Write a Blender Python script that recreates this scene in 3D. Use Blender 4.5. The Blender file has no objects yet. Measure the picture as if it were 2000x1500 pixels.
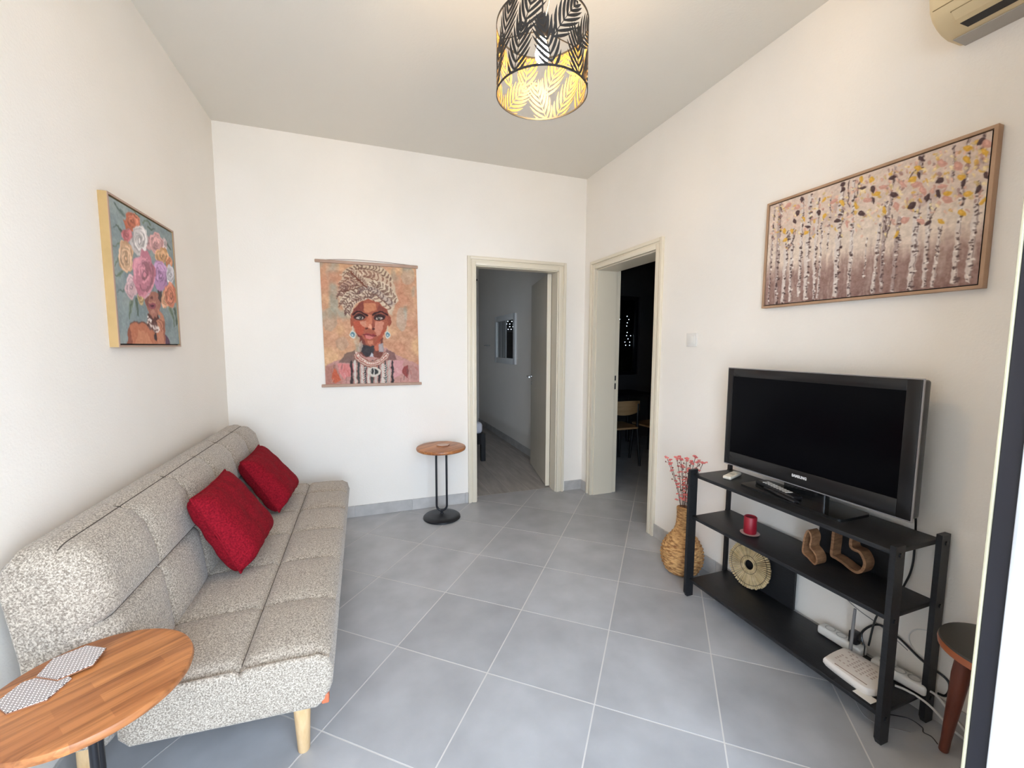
import bpy, bmesh, math, random
import numpy as np
from mathutils import Vector, Matrix

random.seed(7)
SC = bpy.context.scene
COL = SC.collection

# ------------------------------------------------------------------ camera
F_PX, CAM_H = 812.0, 1.3649
YAW, PITCH, ROLL = map(math.radians, (19.782, 5.177, 0.2123))
fw = Vector((math.sin(YAW)*math.cos(PITCH), math.cos(YAW)*math.cos(PITCH), -math.sin(PITCH)))
rt = Vector((math.cos(YAW), -math.sin(YAW), 0))
up = rt.cross(fw)
rt, up = rt*math.cos(ROLL)+up*math.sin(ROLL), up*math.cos(ROLL)-rt*math.sin(ROLL)
cd = bpy.data.cameras.new('camera'); cam = bpy.data.objects.new('camera', cd); COL.objects.link(cam)
cd.sensor_fit = 'HORIZONTAL'; cd.sensor_width = 36.0; cd.lens = F_PX/2000.0*36.0
cd.clip_start = 0.02; cd.clip_end = 200
m = Matrix((rt, up, -fw)).transposed().to_4x4(); m.translation = (0, 0, CAM_H)
cam.matrix_world = m
SC.camera = cam

# ------------------------------------------------------------------ world, daylight, exposure
W = bpy.data.worlds.new('sky'); SC.world = W; W.use_nodes = True
bg = W.node_tree.nodes['Background']
bg.inputs[0].default_value = (0.66, 0.81, 1.0, 1); bg.inputs[1].default_value = 5.0
SC.view_settings.view_transform = 'Standard'; SC.view_settings.look = 'None'
SC.view_settings.gamma = 1.0; SC.view_settings.use_curve_mapping = False
SC.view_settings.exposure = 1.17
SC.cycles.max_bounces = 12; SC.cycles.diffuse_bounces = 8; SC.cycles.glossy_bounces = 4
SC.cycles.transmission_bounces = 6; SC.cycles.sample_clamp_indirect = 6.0
SC.cycles.caustics_reflective = False; SC.cycles.caustics_refractive = False
# sun shining along the facade: lights the balcony floor, not the room
sl_ = bpy.data.lights.new('sun', 'SUN'); sl_.energy = 8.0; sl_.color = (1.0, .95, .88); sl_.angle = math.radians(.53)
so_ = bpy.data.objects.new('sun', sl_); COL.objects.link(so_); so_.rotation_euler = (0, math.radians(42), 0); so_.location = (4, -3, 6)
# sky portal in the balcony doorway (guides sampling of the sky, emits nothing itself)
pl = bpy.data.lights.new('doorway_portal', 'AREA'); pl.shape = 'RECTANGLE'; pl.size = 1.72; pl.size_y = 2.25
pl.cycles.is_portal = True
po = bpy.data.objects.new('doorway_portal', pl); COL.objects.link(po)
po.location = (0.25, -0.60, 1.125); po.rotation_euler = (math.radians(90), 0, 0)
pl2 = pl.copy(); pl2.size = .42; pl2.size_y = .42; po2 = bpy.data.objects.new('added_opening_portal', pl2); COL.objects.link(po2)  # portal for the unseen opening added to brighten the bedroom
po2.location = (-1.85, 5.25, 1.45); po2.rotation_euler = (0, math.radians(-90), 0)

# ------------------------------------------------------------------ materials
MATS = {}
def mat(name, col, rough=0.6, metal=0.0, col2=None, scale=20.0, detail=4.0, bump=0.0, bscale=None,
        spec=0.5, stretch=None, ramp=(0.35, 0.65), rnd=0.0, emit=None, coat=0.0, sheen=0.0):
    if name in MATS: return MATS[name]
    M = bpy.data.materials.new(name); M.use_nodes = True
    nt = M.node_tree; N = nt.nodes; L = nt.links; b = N['Principled BSDF']
    b.inputs['Base Color'].default_value = (*col, 1); b.inputs['Roughness'].default_value = rough
    b.inputs['Metallic'].default_value = metal; b.inputs['Specular IOR Level'].default_value = spec
    b.inputs['Coat Weight'].default_value = coat; b.inputs['Sheen Weight'].default_value = sheen
    tc = N.new('ShaderNodeTexCoord'); mp = N.new('ShaderNodeMapping')
    if stretch: mp.inputs['Scale'].default_value = stretch
    L.new(tc.outputs['Object'], mp.inputs['Vector'])
    out = None
    if col2:
        nz = N.new('ShaderNodeTexNoise'); nz.inputs['Scale'].default_value = scale; nz.inputs['Detail'].default_value = detail
        L.new(mp.outputs[0], nz.inputs['Vector'])
        rp = N.new('ShaderNodeValToRGB'); rp.color_ramp.elements[0].position = ramp[0]; rp.color_ramp.elements[1].position = ramp[1]
        rp.color_ramp.elements[0].color = (*col, 1); rp.color_ramp.elements[1].color = (*col2, 1)
        L.new(nz.outputs['Fac'], rp.inputs[0]); out = rp.outputs[0]
    if rnd:
        oi = N.new('ShaderNodeObjectInfo'); hs = N.new('ShaderNodeHueSaturation')
        mr = N.new('ShaderNodeMapRange'); mr.inputs['To Min'].default_value = 1-rnd; mr.inputs['To Max'].default_value = 1+rnd
        L.new(oi.outputs['Random'], mr.inputs['Value']); L.new(mr.outputs[0], hs.inputs['Value'])
        if out: L.new(out, hs.inputs['Color'])
        else: hs.inputs['Color'].default_value = (*col, 1)
        out = hs.outputs[0]
    if out: L.new(out, b.inputs['Base Color'])
    if bump:
        bz = N.new('ShaderNodeTexNoise'); bz.inputs['Scale'].default_value = bscale or scale; bz.inputs['Detail'].default_value = 3
        L.new(mp.outputs[0], bz.inputs['Vector'])
        bp = N.new('ShaderNodeBump'); bp.inputs['Strength'].default_value = bump; bp.inputs['Distance'].default_value = 0.004
        L.new(bz.outputs['Fac'], bp.inputs['Height']); L.new(bp.outputs[0], b.inputs['Normal'])
    if emit:
        b.inputs['Emission Color'].default_value = (*emit[0], 1); b.inputs['Emission Strength'].default_value = emit[1]
    MATS[name] = M
    return M

PAINT = mat('wall_paint', (0.84, 0.785, 0.71), 0.85, col2=(0.86, 0.805, 0.735), scale=2.5, bump=0.25, bscale=120)
CEILP = mat('ceiling_paint', (0.73, 0.69, 0.62), 0.9, bump=0.15, bscale=90)
ROOMSHADE = mat('unlit_room_shade', (0.06, 0.055, 0.055), 0.9, bump=0.2, bscale=100)  # near-black wall colour stands in for the dining room's shade
GROUT = mat('grout', (0.62, 0.60, 0.57), 0.9, bump=0.3, bscale=300)
TILE = mat('grey_porcelain', (0.335, 0.336, 0.345), 0.34, col2=(0.435, 0.438, 0.452), scale=5.0, detail=9, bump=0.05, bscale=200, rnd=0.07, ramp=(0.3, 0.72))
BTILE = mat('baseboard_tile', (0.40, 0.38, 0.36), 0.4, col2=(0.50, 0.48, 0.46), scale=9, detail=8, rnd=0.05)
TRIM = mat('cream_lacquer', (0.75, 0.67, 0.53), 0.35, bump=0.02, bscale=40)
LEAFM = mat('door_leaf_lacquer', (0.60, 0.54, 0.44), 0.4, col2=(0.63, 0.57, 0.47), scale=4, stretch=(12, 12, 1))
CHROME = mat('brushed_metal', (0.75, 0.75, 0.75), 0.25, 1.0)
LAMIN = mat('grey_laminate', (0.32, 0.29, 0.265), 0.5, col2=(0.42, 0.385, 0.355), scale=3, detail=8, stretch=(8, 1, 1), rnd=0.10)
BLACKW = mat('black_wood', (0.011, 0.011, 0.012), 0.45, spec=.35, col2=(0.017, 0.017, 0.019), scale=30, stretch=(6, 1, 6), bump=0.12, bscale=60)
BLACKM = mat('black_metal', (0.014, 0.014, 0.017), 0.35, 0.3, bump=0.03, bscale=200)
BLACKP = mat('black_plastic', (0.012, 0.012, 0.014), 0.3)
GLOSSB = mat('piano_black', (0.010, 0.010, 0.011), 0.08, coat=0.5)
WHITEP = mat('white_plastic', (0.78, 0.75, 0.70), 0.4, bump=0.01, bscale=60)
ALU = mat('white_aluminium', (0.86, 0.87, 0.88), 0.35)
GASKET = mat('black_gasket', (0.007, 0.006, 0.010), 0.5, bump=0.1, bscale=30)

# ------------------------------------------------------------------ mesh helpers
ROOT = {}
class MB:
    """collects shapes, then links them as ONE mesh object"""
    def __init__(s): s.v = []; s.f = []; s.mi = []
    def add(s, vs, fs, mi=0):
        o = len(s.v); s.v += [tuple(v) for v in vs]; s.f += [tuple(i+o for i in f) for f in fs]; s.mi += [mi]*len(fs); return s
    def frombm(s, bm, mi=0):
        bm.verts.index_update()
        s.add([v.co[:] for v in bm.verts], [[v.index for v in f.verts] for f in bm.faces], mi); bm.free(); return s
    def box(s, x0, x1, y0, y1, z0, z1, r=0.0, seg=2, mi=0, rot=None):
        bm = bmesh.new(); bmesh.ops.create_cube(bm, size=1)
        c = Vector(((x0+x1)/2, (y0+y1)/2, (z0+z1)/2))
        for v in bm.verts: v.co = Vector((v.co.x*(x1-x0), v.co.y*(y1-y0), v.co.z*(z1-z0)))
        if r: bmesh.ops.bevel(bm, geom=bm.edges[:], offset=r, segments=seg, profile=0.5, affect='EDGES')
        for v in bm.verts: v.co = (rot @ v.co if rot else v.co) + c
        return s.frombm(bm, mi)
    def prism(s, poly, a0, a1, axis='z', mi=0):
        """poly in the two other axes, extruded along axis"""
        def P(p, a):
            return {'z': (p[0], p[1], a), 'y': (p[0], a, p[1]), 'x': (a, p[0], p[1])}[axis]
        n = len(poly); vs = [P(p, a0) for p in poly]+[P(p, a1) for p in poly]
        fs = [tuple(range(n))[::-1], tuple(range(n, 2*n))]+[(i, (i+1) % n, n+(i+1) % n, n+i) for i in range(n)]
        return s.add(vs, fs, mi)
    def tube(s, pts, r, n=8, closed=False, mi=0):
        pts = [Vector(p) for p in pts]; k = len(pts); rr = r if isinstance(r, (list, tuple)) else [r]*k
        vs = []; prev = None
        for i, p in enumerate(pts):
            a = pts[(i-1) % k] if (closed or i) else p; b = pts[(i+1) % k] if (closed or i < k-1) else p
            t = (b-a).normalized()
            if prev is None:
                u = t.cross(Vector((0, 0, 1)))
                if u.length < 1e-3: u = t.cross(Vector((1, 0, 0)))
            else: u = prev-t*prev.dot(t)
            u.normalize(); prev = u; w = t.cross(u)
            vs += [p+(u*math.cos(2*math.pi*j/n)+w*math.sin(2*math.pi*j/n))*rr[i] for j in range(n)]
        fs = []
        for i in range(k if closed else k-1):
            a, b = i*n, ((i+1) % k)*n
            fs += [(a+j, a+(j+1) % n, b+(j+1) % n, b+j) for j in range(n)]
        if not closed: fs += [tuple(range(n))[::-1], tuple(range((k-1)*n, k*n))]
        return s.add(vs, fs, mi)
    def lathe(s, prof, c, n=32, mi=0, caps=True, dr=None):
        vs = []
        for k, (r, z) in enumerate(prof):
            for j in range(n):
                a = 2*math.pi*j/n; q = r+(dr(a, k) if dr else 0)
                vs.append((c[0]+q*math.cos(a), c[1]+q*math.sin(a), c[2]+z))
        fs = [(k*n+j, k*n+(j+1) % n, (k+1)*n+(j+1) % n, (k+1)*n+j) for k in range(len(prof)-1) for j in range(n)]
        if caps: fs += [tuple(range(n))[::-1], tuple(range((len(prof)-1)*n, len(prof)*n))]
        return s.add(vs, fs, mi)
    def ball(s, c, r, sub=2, mi=0, sc=(1, 1, 1)):
        bm = bmesh.new(); bmesh.ops.create_icosphere(bm, subdivisions=sub, radius=r)
        for v in bm.verts: v.co = Vector((v.co.x*sc[0], v.co.y*sc[1], v.co.z*sc[2]))+Vector(c)
        return s.frombm(bm, mi)
    def build(s, name, mats, parent=None, smooth=False, base=None, fix=True):
        loc = Vector(ROOT.get(parent, (0, 0, 0))) if parent else Vector(base or (0, 0, 0))
        me = bpy.data.meshes.new(name)
        me.from_pydata([Vector(v)-loc for v in s.v], [], s.f)
        for M in (mats if isinstance(mats, (list, tuple)) else [mats]): me.materials.append(M)
        if any(s.mi): me.polygons.foreach_set('material_index', s.mi)
        if fix:
            bm = bmesh.new(); bm.from_mesh(me); bmesh.ops.recalc_face_normals(bm, faces=bm.faces[:]); bm.to_mesh(me); bm.free()
        if smooth:
            me.polygons.foreach_set('use_smooth', [True]*len(me.polygons))
            if smooth != 'all':
                me.set_sharp_from_angle(angle=math.radians(40))
        o = bpy.data.objects.new(name, me); COL.objects.link(o)
        if parent: o.parent = parent; ROOT[o] = tuple(loc)
        else: o.location = loc; ROOT[o] = tuple(loc)
        return o
def tag(o, label, cat=None, group=None, kind=None):
    o['label'] = label
    if cat: o['category'] = cat
    if group: o['group'] = group
    if kind: o['kind'] = kind
    return o
def thing(name, label, cat, loc, group=None, kind=None):
    o = bpy.data.objects.new(name, None); COL.objects.link(o); o.location = loc; o.empty_display_size = 0.05
    ROOT[o] = tuple(loc)
    return tag(o, label, cat, group, kind)
def struct(name, mb, M, label, **k):
    o = mb.build(name, M, **k); o['kind'] = 'structure'; o['label'] = label; return o
def copytree(o, parent=None, delta=None):
    c = o.copy(); COL.objects.link(c)
    if parent: c.parent = parent
    if delta is not None: c.location = o.location+Vector(delta)
    for ch in o.children: copytree(ch, c)
    return c
def rounded(x0, x1, y0, y1, r, n=6):
    P = []
    for cx, cy, a0 in ((x1-r, y1-r, 0), (x0+r, y1-r, 90), (x0+r, y0+r, 180), (x1-r, y0+r, 270)):
        P += [(cx+r*math.cos(math.radians(a0+90*i/n)), cy+r*math.sin(math.radians(a0+90*i/n))) for i in range(n+1)]
    return P
def smooth_path(pts, k=8):
    P = [Vector(p) for p in pts]; out = []
    for i in range(len(P)-1):
        a, b, c, d_ = P[max(i-1, 0)], P[i], P[i+1], P[min(i+2, len(P)-1)]
        for j in range(k):
            t = j/k
            out.append(0.5*((2*b)+(c-a)*t+(2*a-5*b+4*c-d_)*t*t+(3*b-a-3*c+d_)*t**3))
    return out+[P[-1]]

# ------------------------------------------------------------------ room dimensions (metres)
XL, XR, YB, YF, H = -0.9137, 1.9556, 3.4549, -0.35, 2.8718
XR2, YB2 = 2.20, 3.60          # other faces of right / back wall
BX0, BX1, BY1 = -1.6, 1.93, 7.10  # bedroom
KX1, KY0, KY1 = 5.2, 0.6, 5.2     # dark dining room
D1L, D1R, DH = 0.908, 1.688, 2.045
D2N, D2F = 2.448, 3.266

# floor substrate + individual tiles
fl = struct('floor', MB().box(XL-.2, KX1+.1, YF-.25, KY1+.1, -.06, -.0008), GROUT, 'grey porcelain tiled floor laid diagonally with pale grout')
def clip(poly, x0, x1, y0, y1):
    def cut(P, f):
        R = []
        for i in range(len(P)):
            a, b = P[i], P[(i+1) % len(P)]; fa, fb = f(a), f(b)
            if fa >= 0: R.append(a)
            if fa*fb < 0:
                t = fa/(fa-fb); R.append((a[0]+(b[0]-a[0])*t, a[1]+(b[1]-a[1])*t))
        return R
    for f in (lambda p: p[0]-x0, lambda p: x1-p[0], lambda p: p[1]-y0, lambda p: y1-p[1]):
        poly = cut(poly, f)
        if len(poly) < 3: return []
    return poly
REG = [(XL, XR, YF, YB), (D1L, D1R, YB, 3.575), (XR, XR2, D2N, D2F), (XR2, KX1, KY0, KY1), (-.6, 1.13, YF-.2, YF)]
TS, ta = 0.4466, 0.8766; e1 = (math.cos(ta), math.sin(ta)); e2 = (math.sin(ta), -math.cos(ta)); t0 = (-0.1717, 1.5074)
g = 0.0027
for i in range(-9, 14):
    for j in range(-9, 14):
        q = [(t0[0]+e1[0]*TS*a+e2[0]*TS*b, t0[1]+e1[1]*TS*a+e2[1]*TS*b) for a, b in
             ((i+g/TS, j+g/TS), (i+1-g/TS, j+g/TS), (i+1-g/TS, j+1-g/TS), (i+g/TS, j+1-g/TS))]
        mb = MB(); area = 0
        for R in REG:
            c = clip(q, *R)
            if len(c) >= 3:
                a_ = abs(sum(c[k][0]*c[(k+1) % len(c)][1]-c[(k+1) % len(c)][0]*c[k][1] for k in range(len(c))))/2
                if a_ > 1e-4: mb.prism(c, -.010, 0.0); area += a_
        if area > 0.002: mb.build('tile', TILE, fl)

# walls
T = .2
struct('wall_left', MB().box(XL-T, XL, YF-T, YB2, 0, H), PAINT, 'cream painted wall behind the sofa')
struct('ceiling', MB().box(XL-T, XR2, YF-T, YB2, H, H+.1), CEILP, 'plain off-white ceiling around the pendant lamp')
struct('wall_back', MB().box(XL-T, D1L-.02, YB, YB2, 0, H).box(D1R+.02, XR, YB, YB2, 0, H).box(D1L-.02, D1R+.02, YB, YB2, DH+.02, H), PAINT,
       'white back wall holding the hanging scroll and the bedroom doorway')
struct('wall_right', MB().box(XR, XR2, YF-T, D2N-.02, 0, H).box(XR, XR2, D2F+.02, YB2, 0, H).box(XR, XR2, D2N-.02, D2F+.02, DH+.02, H), PAINT,
       'cream right wall behind the television')
struct('wall_front', MB().box(XL, -.62, YF-T, YF, 0, H).box(1.14, XR, YF-T, YF, 0, H).box(-.62, 1.14, YF-T, YF, 2.27, H), PAINT,
       'front wall around the open balcony doorway')
# bedroom shell
WX0, WX1, WZ0, WZ1 = 0.15, 1.42, 0.95, 2.15
struct('wall_bedroom_right', MB().box(BX1, XR2, YB2, BY1+.2, 0, H), PAINT, 'dim bedroom wall with the mirror')
struct('wall_bedroom_left', MB().box(BX0-.2, BX0, YB2, 5.04, 0, H).box(BX0-.2, BX0, 5.46, BY1+.2, 0, H).box(BX0-.2, BX0, 5.04, 5.46, 0, 1.24).box(BX0-.2, BX0, 5.04, 5.46, 1.66, H), PAINT, 'bedroom wall beyond the bed')  # unseen square opening added here to let sky light lift the bedroom
struct('wall_bedroom_far', MB().box(BX0, WX0, BY1, BY1+.2, 0, H).box(WX1, BX1, BY1, BY1+.2, 0, H).box(WX0, WX1, BY1, BY1+.2, 0, WZ0).box(WX0, WX1, BY1, BY1+.2, WZ1, H), PAINT,
       'bedroom window wall seen in the mirror')
struct('wall_bedroom_near', MB().box(BX0-.2, XL-T, YB, YB2, 0, H), PAINT, 'bedroom side of the back wall')
struct('ceiling_bedroom', MB().box(BX0-.2, XR2, YB2, BY1+.2, H, H+.1), CEILP, 'bedroom ceiling')
bf = struct('floor_bedroom', MB().box(BX0-.2, BX1+.02, 3.575, BY1+.1, -.06, -.0035), mat('joint_dark', (.10, .09, .085), .8), 'grey wood laminate floor of the bedroom')
pw = .192; k = 0; x = BX0
while x < BX1-.01:
    y = 3.578-random.random()*1.0; x1 = min(x+pw-.0025, BX1)
    while y < BY1:
        ya, yb = max(y, 3.578 if D1L-.1 < x < D1R else YB2), min(y+1.28-.0025, BY1)
        if yb > ya+.01: MB().box(x, x1, ya, yb, -.012, 0.0).build('plank', LAMIN, bf)
        y += 1.28
    x += pw
# dining room shell, its shade put into the wall colour
VX0, VX1, VZ0, VZ1 = 3.18, 3.88, 0.95, 2.10
struct('wall_dining_far', MB().box(XR2, VX0, KY1, KY1+.2, 0, H).box(VX1, KX1, KY1, KY1+.2, 0, H).box(VX0, VX1, KY1, KY1+.2, 0, VZ0).box(VX0, VX1, KY1, KY1+.2, VZ1, H), ROOMSHADE, 'unlit dining room wall with the shuttered window')
struct('wall_dining_right', MB().box(KX1, KX1+.2, KY0-.2, KY1+.2, 0, H), ROOMSHADE, 'unlit side wall of the dining room')
struct('wall_dining_near', MB().box(XR2, KX1, KY0-.2, KY0, 0, H), ROOMSHADE, 'unlit near wall of the dining room')
struct('wall_dining_left', MB().box(XR2, XR2+.012, KY0, D2N-.03, 0, H).box(XR2, XR2+.012, D2F+.03, KY1, 0, H).box(XR2, XR2+.012, D2N-.03, D2F+.03, DH+.03, H), ROOMSHADE, 'dining room side of the doorway wall, shade put into its colour')  # thin darkened sheet standing in for shade on the wall's dining side
struct('ceiling_dining', MB().box(XR2, KX1+.2, KY0-.2, KY1+.2, H, H+.1), ROOMSHADE, 'unlit dining room ceiling')
# balcony outside
struct('floor_balcony', MB().box(-6, 8, -7.5, YF-.25, -.12, -.02), mat('balcony_concrete', (.55, .53, .50), .8, col2=(.6, .58, .55), scale=4, bump=.1), 'pale balcony floor outside the doorway')

# skirting tiles
def skirt(name, label, a, b, axis, at, sgn, start):
    o = struct(name, MB().box(*((a, b, min(at, at+sgn*.004), max(at, at+sgn*.004), 0, .088) if axis == 'x' else (min(at, at+sgn*.004), max(at, at+sgn*.004), a, b, 0, .088))), GROUT, label)
    p = a; e = start
    while p < b-.002:
        q = min(e, b)
        lo, hi = min(at, at+sgn*.010), max(at, at+sgn*.010)
        r = .0015
        if axis == 'x': MB().box(p+.001, q-.001, lo, hi, 0, .092, r, 1).build('tile', BTILE, o)
        else: MB().box(lo, hi, p+.001, q-.001, 0, .092, r, 1).build('tile', BTILE, o)
        p = q; e = q+.45
skirt('baseboard_back', 'grey tile skirting below the hanging scroll', XL, .84, 'x', YB, -1, -.09)
skirt('baseboard_back_corner', 'short grey tile skirting between the two doorways', 1.772, XR, 'x', YB, -1, 3)
skirt('baseboard_right_corner', 'tiny grey skirting piece beside the dark doorway', 3.346, YB-.01, 'y', XR, -1, 4)
skirt('baseboard_right', 'grey tile skirting behind the television stand', YF, 2.388, 'y', XR, -1, .02)
skirt('baseboard_left', 'grey tile skirting behind the sofa', YF, YB-.011, 'y', XL, 1, -.1)
skirt('baseboard_bedroom', 'dark skirting along the bedroom wall', YB2, BY1, 'y', BX1, -1, 4.2)

# ------------------------------------------------------------------ doors
def band(mb, x0, x1, z1, t0_, t1_, w0, w1, face, sgn, axis):
    """U-shaped trim: offsets w0..w1 outwards from the opening, thickness t0..t1 off the wall"""
    lo, hi = sorted((face+sgn*t0_, face+sgn*t1_))
    for a, b, c, e in ((x0-w1, x0-w0, 0, z1+w1), (x1+w0, x1+w1, 0, z1+w1), (x0-w0, x1+w0, z1+w0, z1+w1)):
        if axis == 'x': mb.box(a, b, lo, hi, c, e, .003, 2)
        else: mb.box(lo, hi, a, b, c, e, .003, 2)
def trim(parent, x0, x1, z1, face, sgn, axis):
    for t, w0, w1 in ((.016, -.004, .030), (.010, .029, .044), (.022, .043, .068)):
        mb = MB(); band(mb, x0, x1, z1, -.002, t, w0, w1, face, sgn, axis); mb.build('architrave', TRIM, parent, smooth=True)
d1 = thing('door_1', 'cream framed doorway in the back wall with its leaf open into the bedroom', None, ((D1L+D1R)/2, YB, 0), kind='structure')
trim(d1, D1L, D1R, DH, YB, -1, 'x')
mb = MB(); mb.box(D1L-.02, D1L, YB, YB2, 0, DH+.02).box(D1R, D1R+.02, YB, YB2, 0, DH+.02).box(D1L-.02, D1R+.02, YB, YB2, DH, DH+.02); mb.build('jamb_lining', TRIM, d1)
mb = MB(); mb.box(D1L, D1L+.012, YB, YB+.095, 0, DH, .002).box(D1R-.012, D1R, YB, YB+.095, 0, DH, .002).box(D1L, D1R, YB, YB+.095, DH-.012, DH, .002); mb.build('door_stop', TRIM, d1)
ang = math.atan2(.16, .78); lx, ly = math.sin(ang), math.cos(ang); nx, ny = math.cos(ang), -math.sin(ang)
hx, hy = 1.645, 3.605
def LP(a, b, z): return (hx+lx*a+nx*b, hy+ly*a+ny*b, z)
Rl = Matrix.Rotation(-ang, 3, 'Z')
c = LP(.40, .021, 1.03)
leaf = MB().box(c[0]-.02, c[0]+.02, c[1]-.395, c[1]+.395, .012, DH-.006, .002, 1, rot=Rl).build('door_leaf', LEAFM, d1)
MB().box(*[v for p in ((LP(-.0035, .02, 0)[0]-.019, LP(-.0035, .02, 0)[0]+.019), (LP(0, .02, 0)[1]+.001, LP(0, .02, 0)[1]+.005), (.012, DH-.006)) for v in p], rot=Rl).build('leaf_edge', TRIM, leaf)
for sgn in (-1, 1):
    b0 = -.001 if sgn < 0 else .043
    hb = MB().tube([LP(.735, b0, 1.03), LP(.735, b0+sgn*.05, 1.03)], .009, 10).tube([LP(.745, b0+sgn*.05, 1.03), LP(.62, b0+sgn*.05, 1.028)], .0085, 10)
    hb.tube([LP(.735, b0, 1.03), LP(.735, b0+sgn*.007, 1.03)], .024, 16)
    hb.build('handle', CHROME, leaf, smooth=True)
    MB().tube([LP(.735, b0, .955), LP(.735, b0+sgn*.006, .955)], .02, 14).build('keyhole_plate', CHROME, leaf, smooth=True)
# dark doorway
d2 = thing('door_2', 'cream framed deep doorway in the right wall into the dark dining room', None, (XR, (D2N+D2F)/2, 0), kind='structure')
trim(d2, D2N, D2F, DH, XR, -1, 'y')
mb = MB(); mb.box(XR, XR2+.015, D2N-.02, D2N, 0, DH+.02).box(XR, XR2+.015, D2F, D2F+.02, 0, DH+.02).box(XR, XR2+.015, D2N-.02, D2F+.02, DH, DH+.02); mb.build('jamb_lining', TRIM, d2)
mb = MB().box(XR+.012, XR2-.03, D2F-.012, D2F, 0, DH, .002).box(XR+.012, XR2-.03, D2N, D2N+.012, 0, DH, .002).box(XR+.012, XR2-.03, D2N, D2F, DH-.012, DH, .002); mb.build('door_stop', TRIM, d2)
for z0, z1 in ((1.055, 1.10), (.975, 1.03)):
    MB().box(XR2-.026, XR2-.010, D2F-.0015, D2F, z0, z1).build('strike_plate', BLACKP, d2)

# open balcony door leaf at the right edge of the view
bd = thing('door_3', 'open white aluminium balcony door leaf with black seal', None, (1.105, .02, 0), kind='structure')
LX0, LX1, LY0, LY1, LZ0, LZ1 = 1.08, 1.135, YF+.01, .402, .012, 2.24
mb = MB().box(LX0+.004, LX1, LY0, LY0+.09, LZ0, LZ1, .004).box(LX0+.004, LX1, LY1-.13, LY1-.034, LZ0, LZ1, .004).box(LX0+.004, LX1, LY0+.09, LY1-.13, LZ0, LZ0+.12, .004).box(LX0+.004, LX1, LY0+.09, LY1-.13, LZ1-.1, LZ1, .004)
mb.build('door_frame', ALU, bd, smooth=True)
MB().box(LX0+.006, LX1-.004, LY1-.0345, LY1-.004, LZ0, LZ1, .002).build('seal', GASKET, bd)
MB().box(LX0, LX1-.01, LY1-.040, LY1-.0335, LZ0, LZ1, .0015).build('seal_lip', mat('grey_lip', (.45, .45, .46), .5), bd)
MB().box(LX0+.002, LX1-.004, LY1-.0042, LY1, LZ0, LZ1, .001).build('edge_strip', mat('yellowed_edge', (.42, .38, .26), .5), bd)
gl = bpy.data.materials.new('pane_glass'); gl.use_nodes = True; b = gl.node_tree.nodes['Principled BSDF']
b.inputs['Transmission Weight'].default_value = 1; b.inputs['Roughness'].default_value = 0.0; b.inputs['IOR'].default_value = 1.45
MB().box(LX0+.022, LX0+.034, LY0+.09, LY1-.13, LZ0+.12, LZ1-.1).build('pane', gl, bd)
MB().box(LX0-.03, LX0-.014, LY1-.098, LY1-.078, .98, 1.10, .004).box(LX0-.016, LX0+.004, LY1-.10, LY1-.076, 1.06, 1.10, .003).build('handle', ALU, bd, smooth=True)

# shuttered windows (roller shutter slats with real slots)
def window(name, label, x0, x1, z0, z1, y, holes_z, M, FM, gap, cols):
    w = thing(name, label, None, ((x0+x1)/2, y, z0), kind='structure')
    MB().box(x0, x0+.05, y+.04, y+.10, z0, z1, .004).box(x1-.05, x1, y+.04, y+.10, z0, z1, .004).box(x0+.05, x1-.05, y+.04, y+.10, z0, z0+.05, .004).box(x0+.05, x1-.05, y+.04, y+.10, z1-.05, z1, .004).build('window_frame', FM, w, smooth=True)
    MB().box(x0+.05, x1-.05, y+.066, y+.072, z0+.05, z1-.05).build('pane', gl, w)
    z = z0; hh = .048; rg = random.Random(3)
    while z < z1-.001:
        mb = MB().box(x0, x1, y+.13, y+.142, z+.010, min(z+hh, z1), .002, 1)
        xx = x0
        if holes_z[0] < z < holes_z[1]:
            while xx < x1-.12:
                u = (xx-x0)/(x1-x0); on = any(a_ < u < b_ for a_, b_ in cols)
                bar = (.028+.045*rg.random()) if on else .09
                mb.box(xx, min(xx+bar, x1), y+.132, y+.140, z-.0005, z+.0105); xx += bar+(gap if on and rg.random() < .85 else 0)
        mb.box(xx, x1, y+.132, y+.140, z-.0005, z+.0105)
        mb.build('slat', M, w)
        z += hh
    return w
SLAT = mat('shutter_slat', (.30, .30, .31), .5); SLATD = mat('shutter_slat_shaded', (.05, .05, .05), .6)
window('window_1', 'bedroom window with lowered roller shutter letting dots of daylight through', WX0, WX1, WZ0, WZ1, BY1, (1.58, 2.03), SLAT, ALU, .015, [(.05, .95)])
window('window_2', 'dark dining room window with dots of daylight in its shutter', VX0, VX1, VZ0, VZ1, KY1, (1.38, 1.93), SLATD, BLACKM, .013, [(.42, .56), (.66, .82), (.9, .99)])  # frame and slats darkened in colour to stand in for the room's shade

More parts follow.
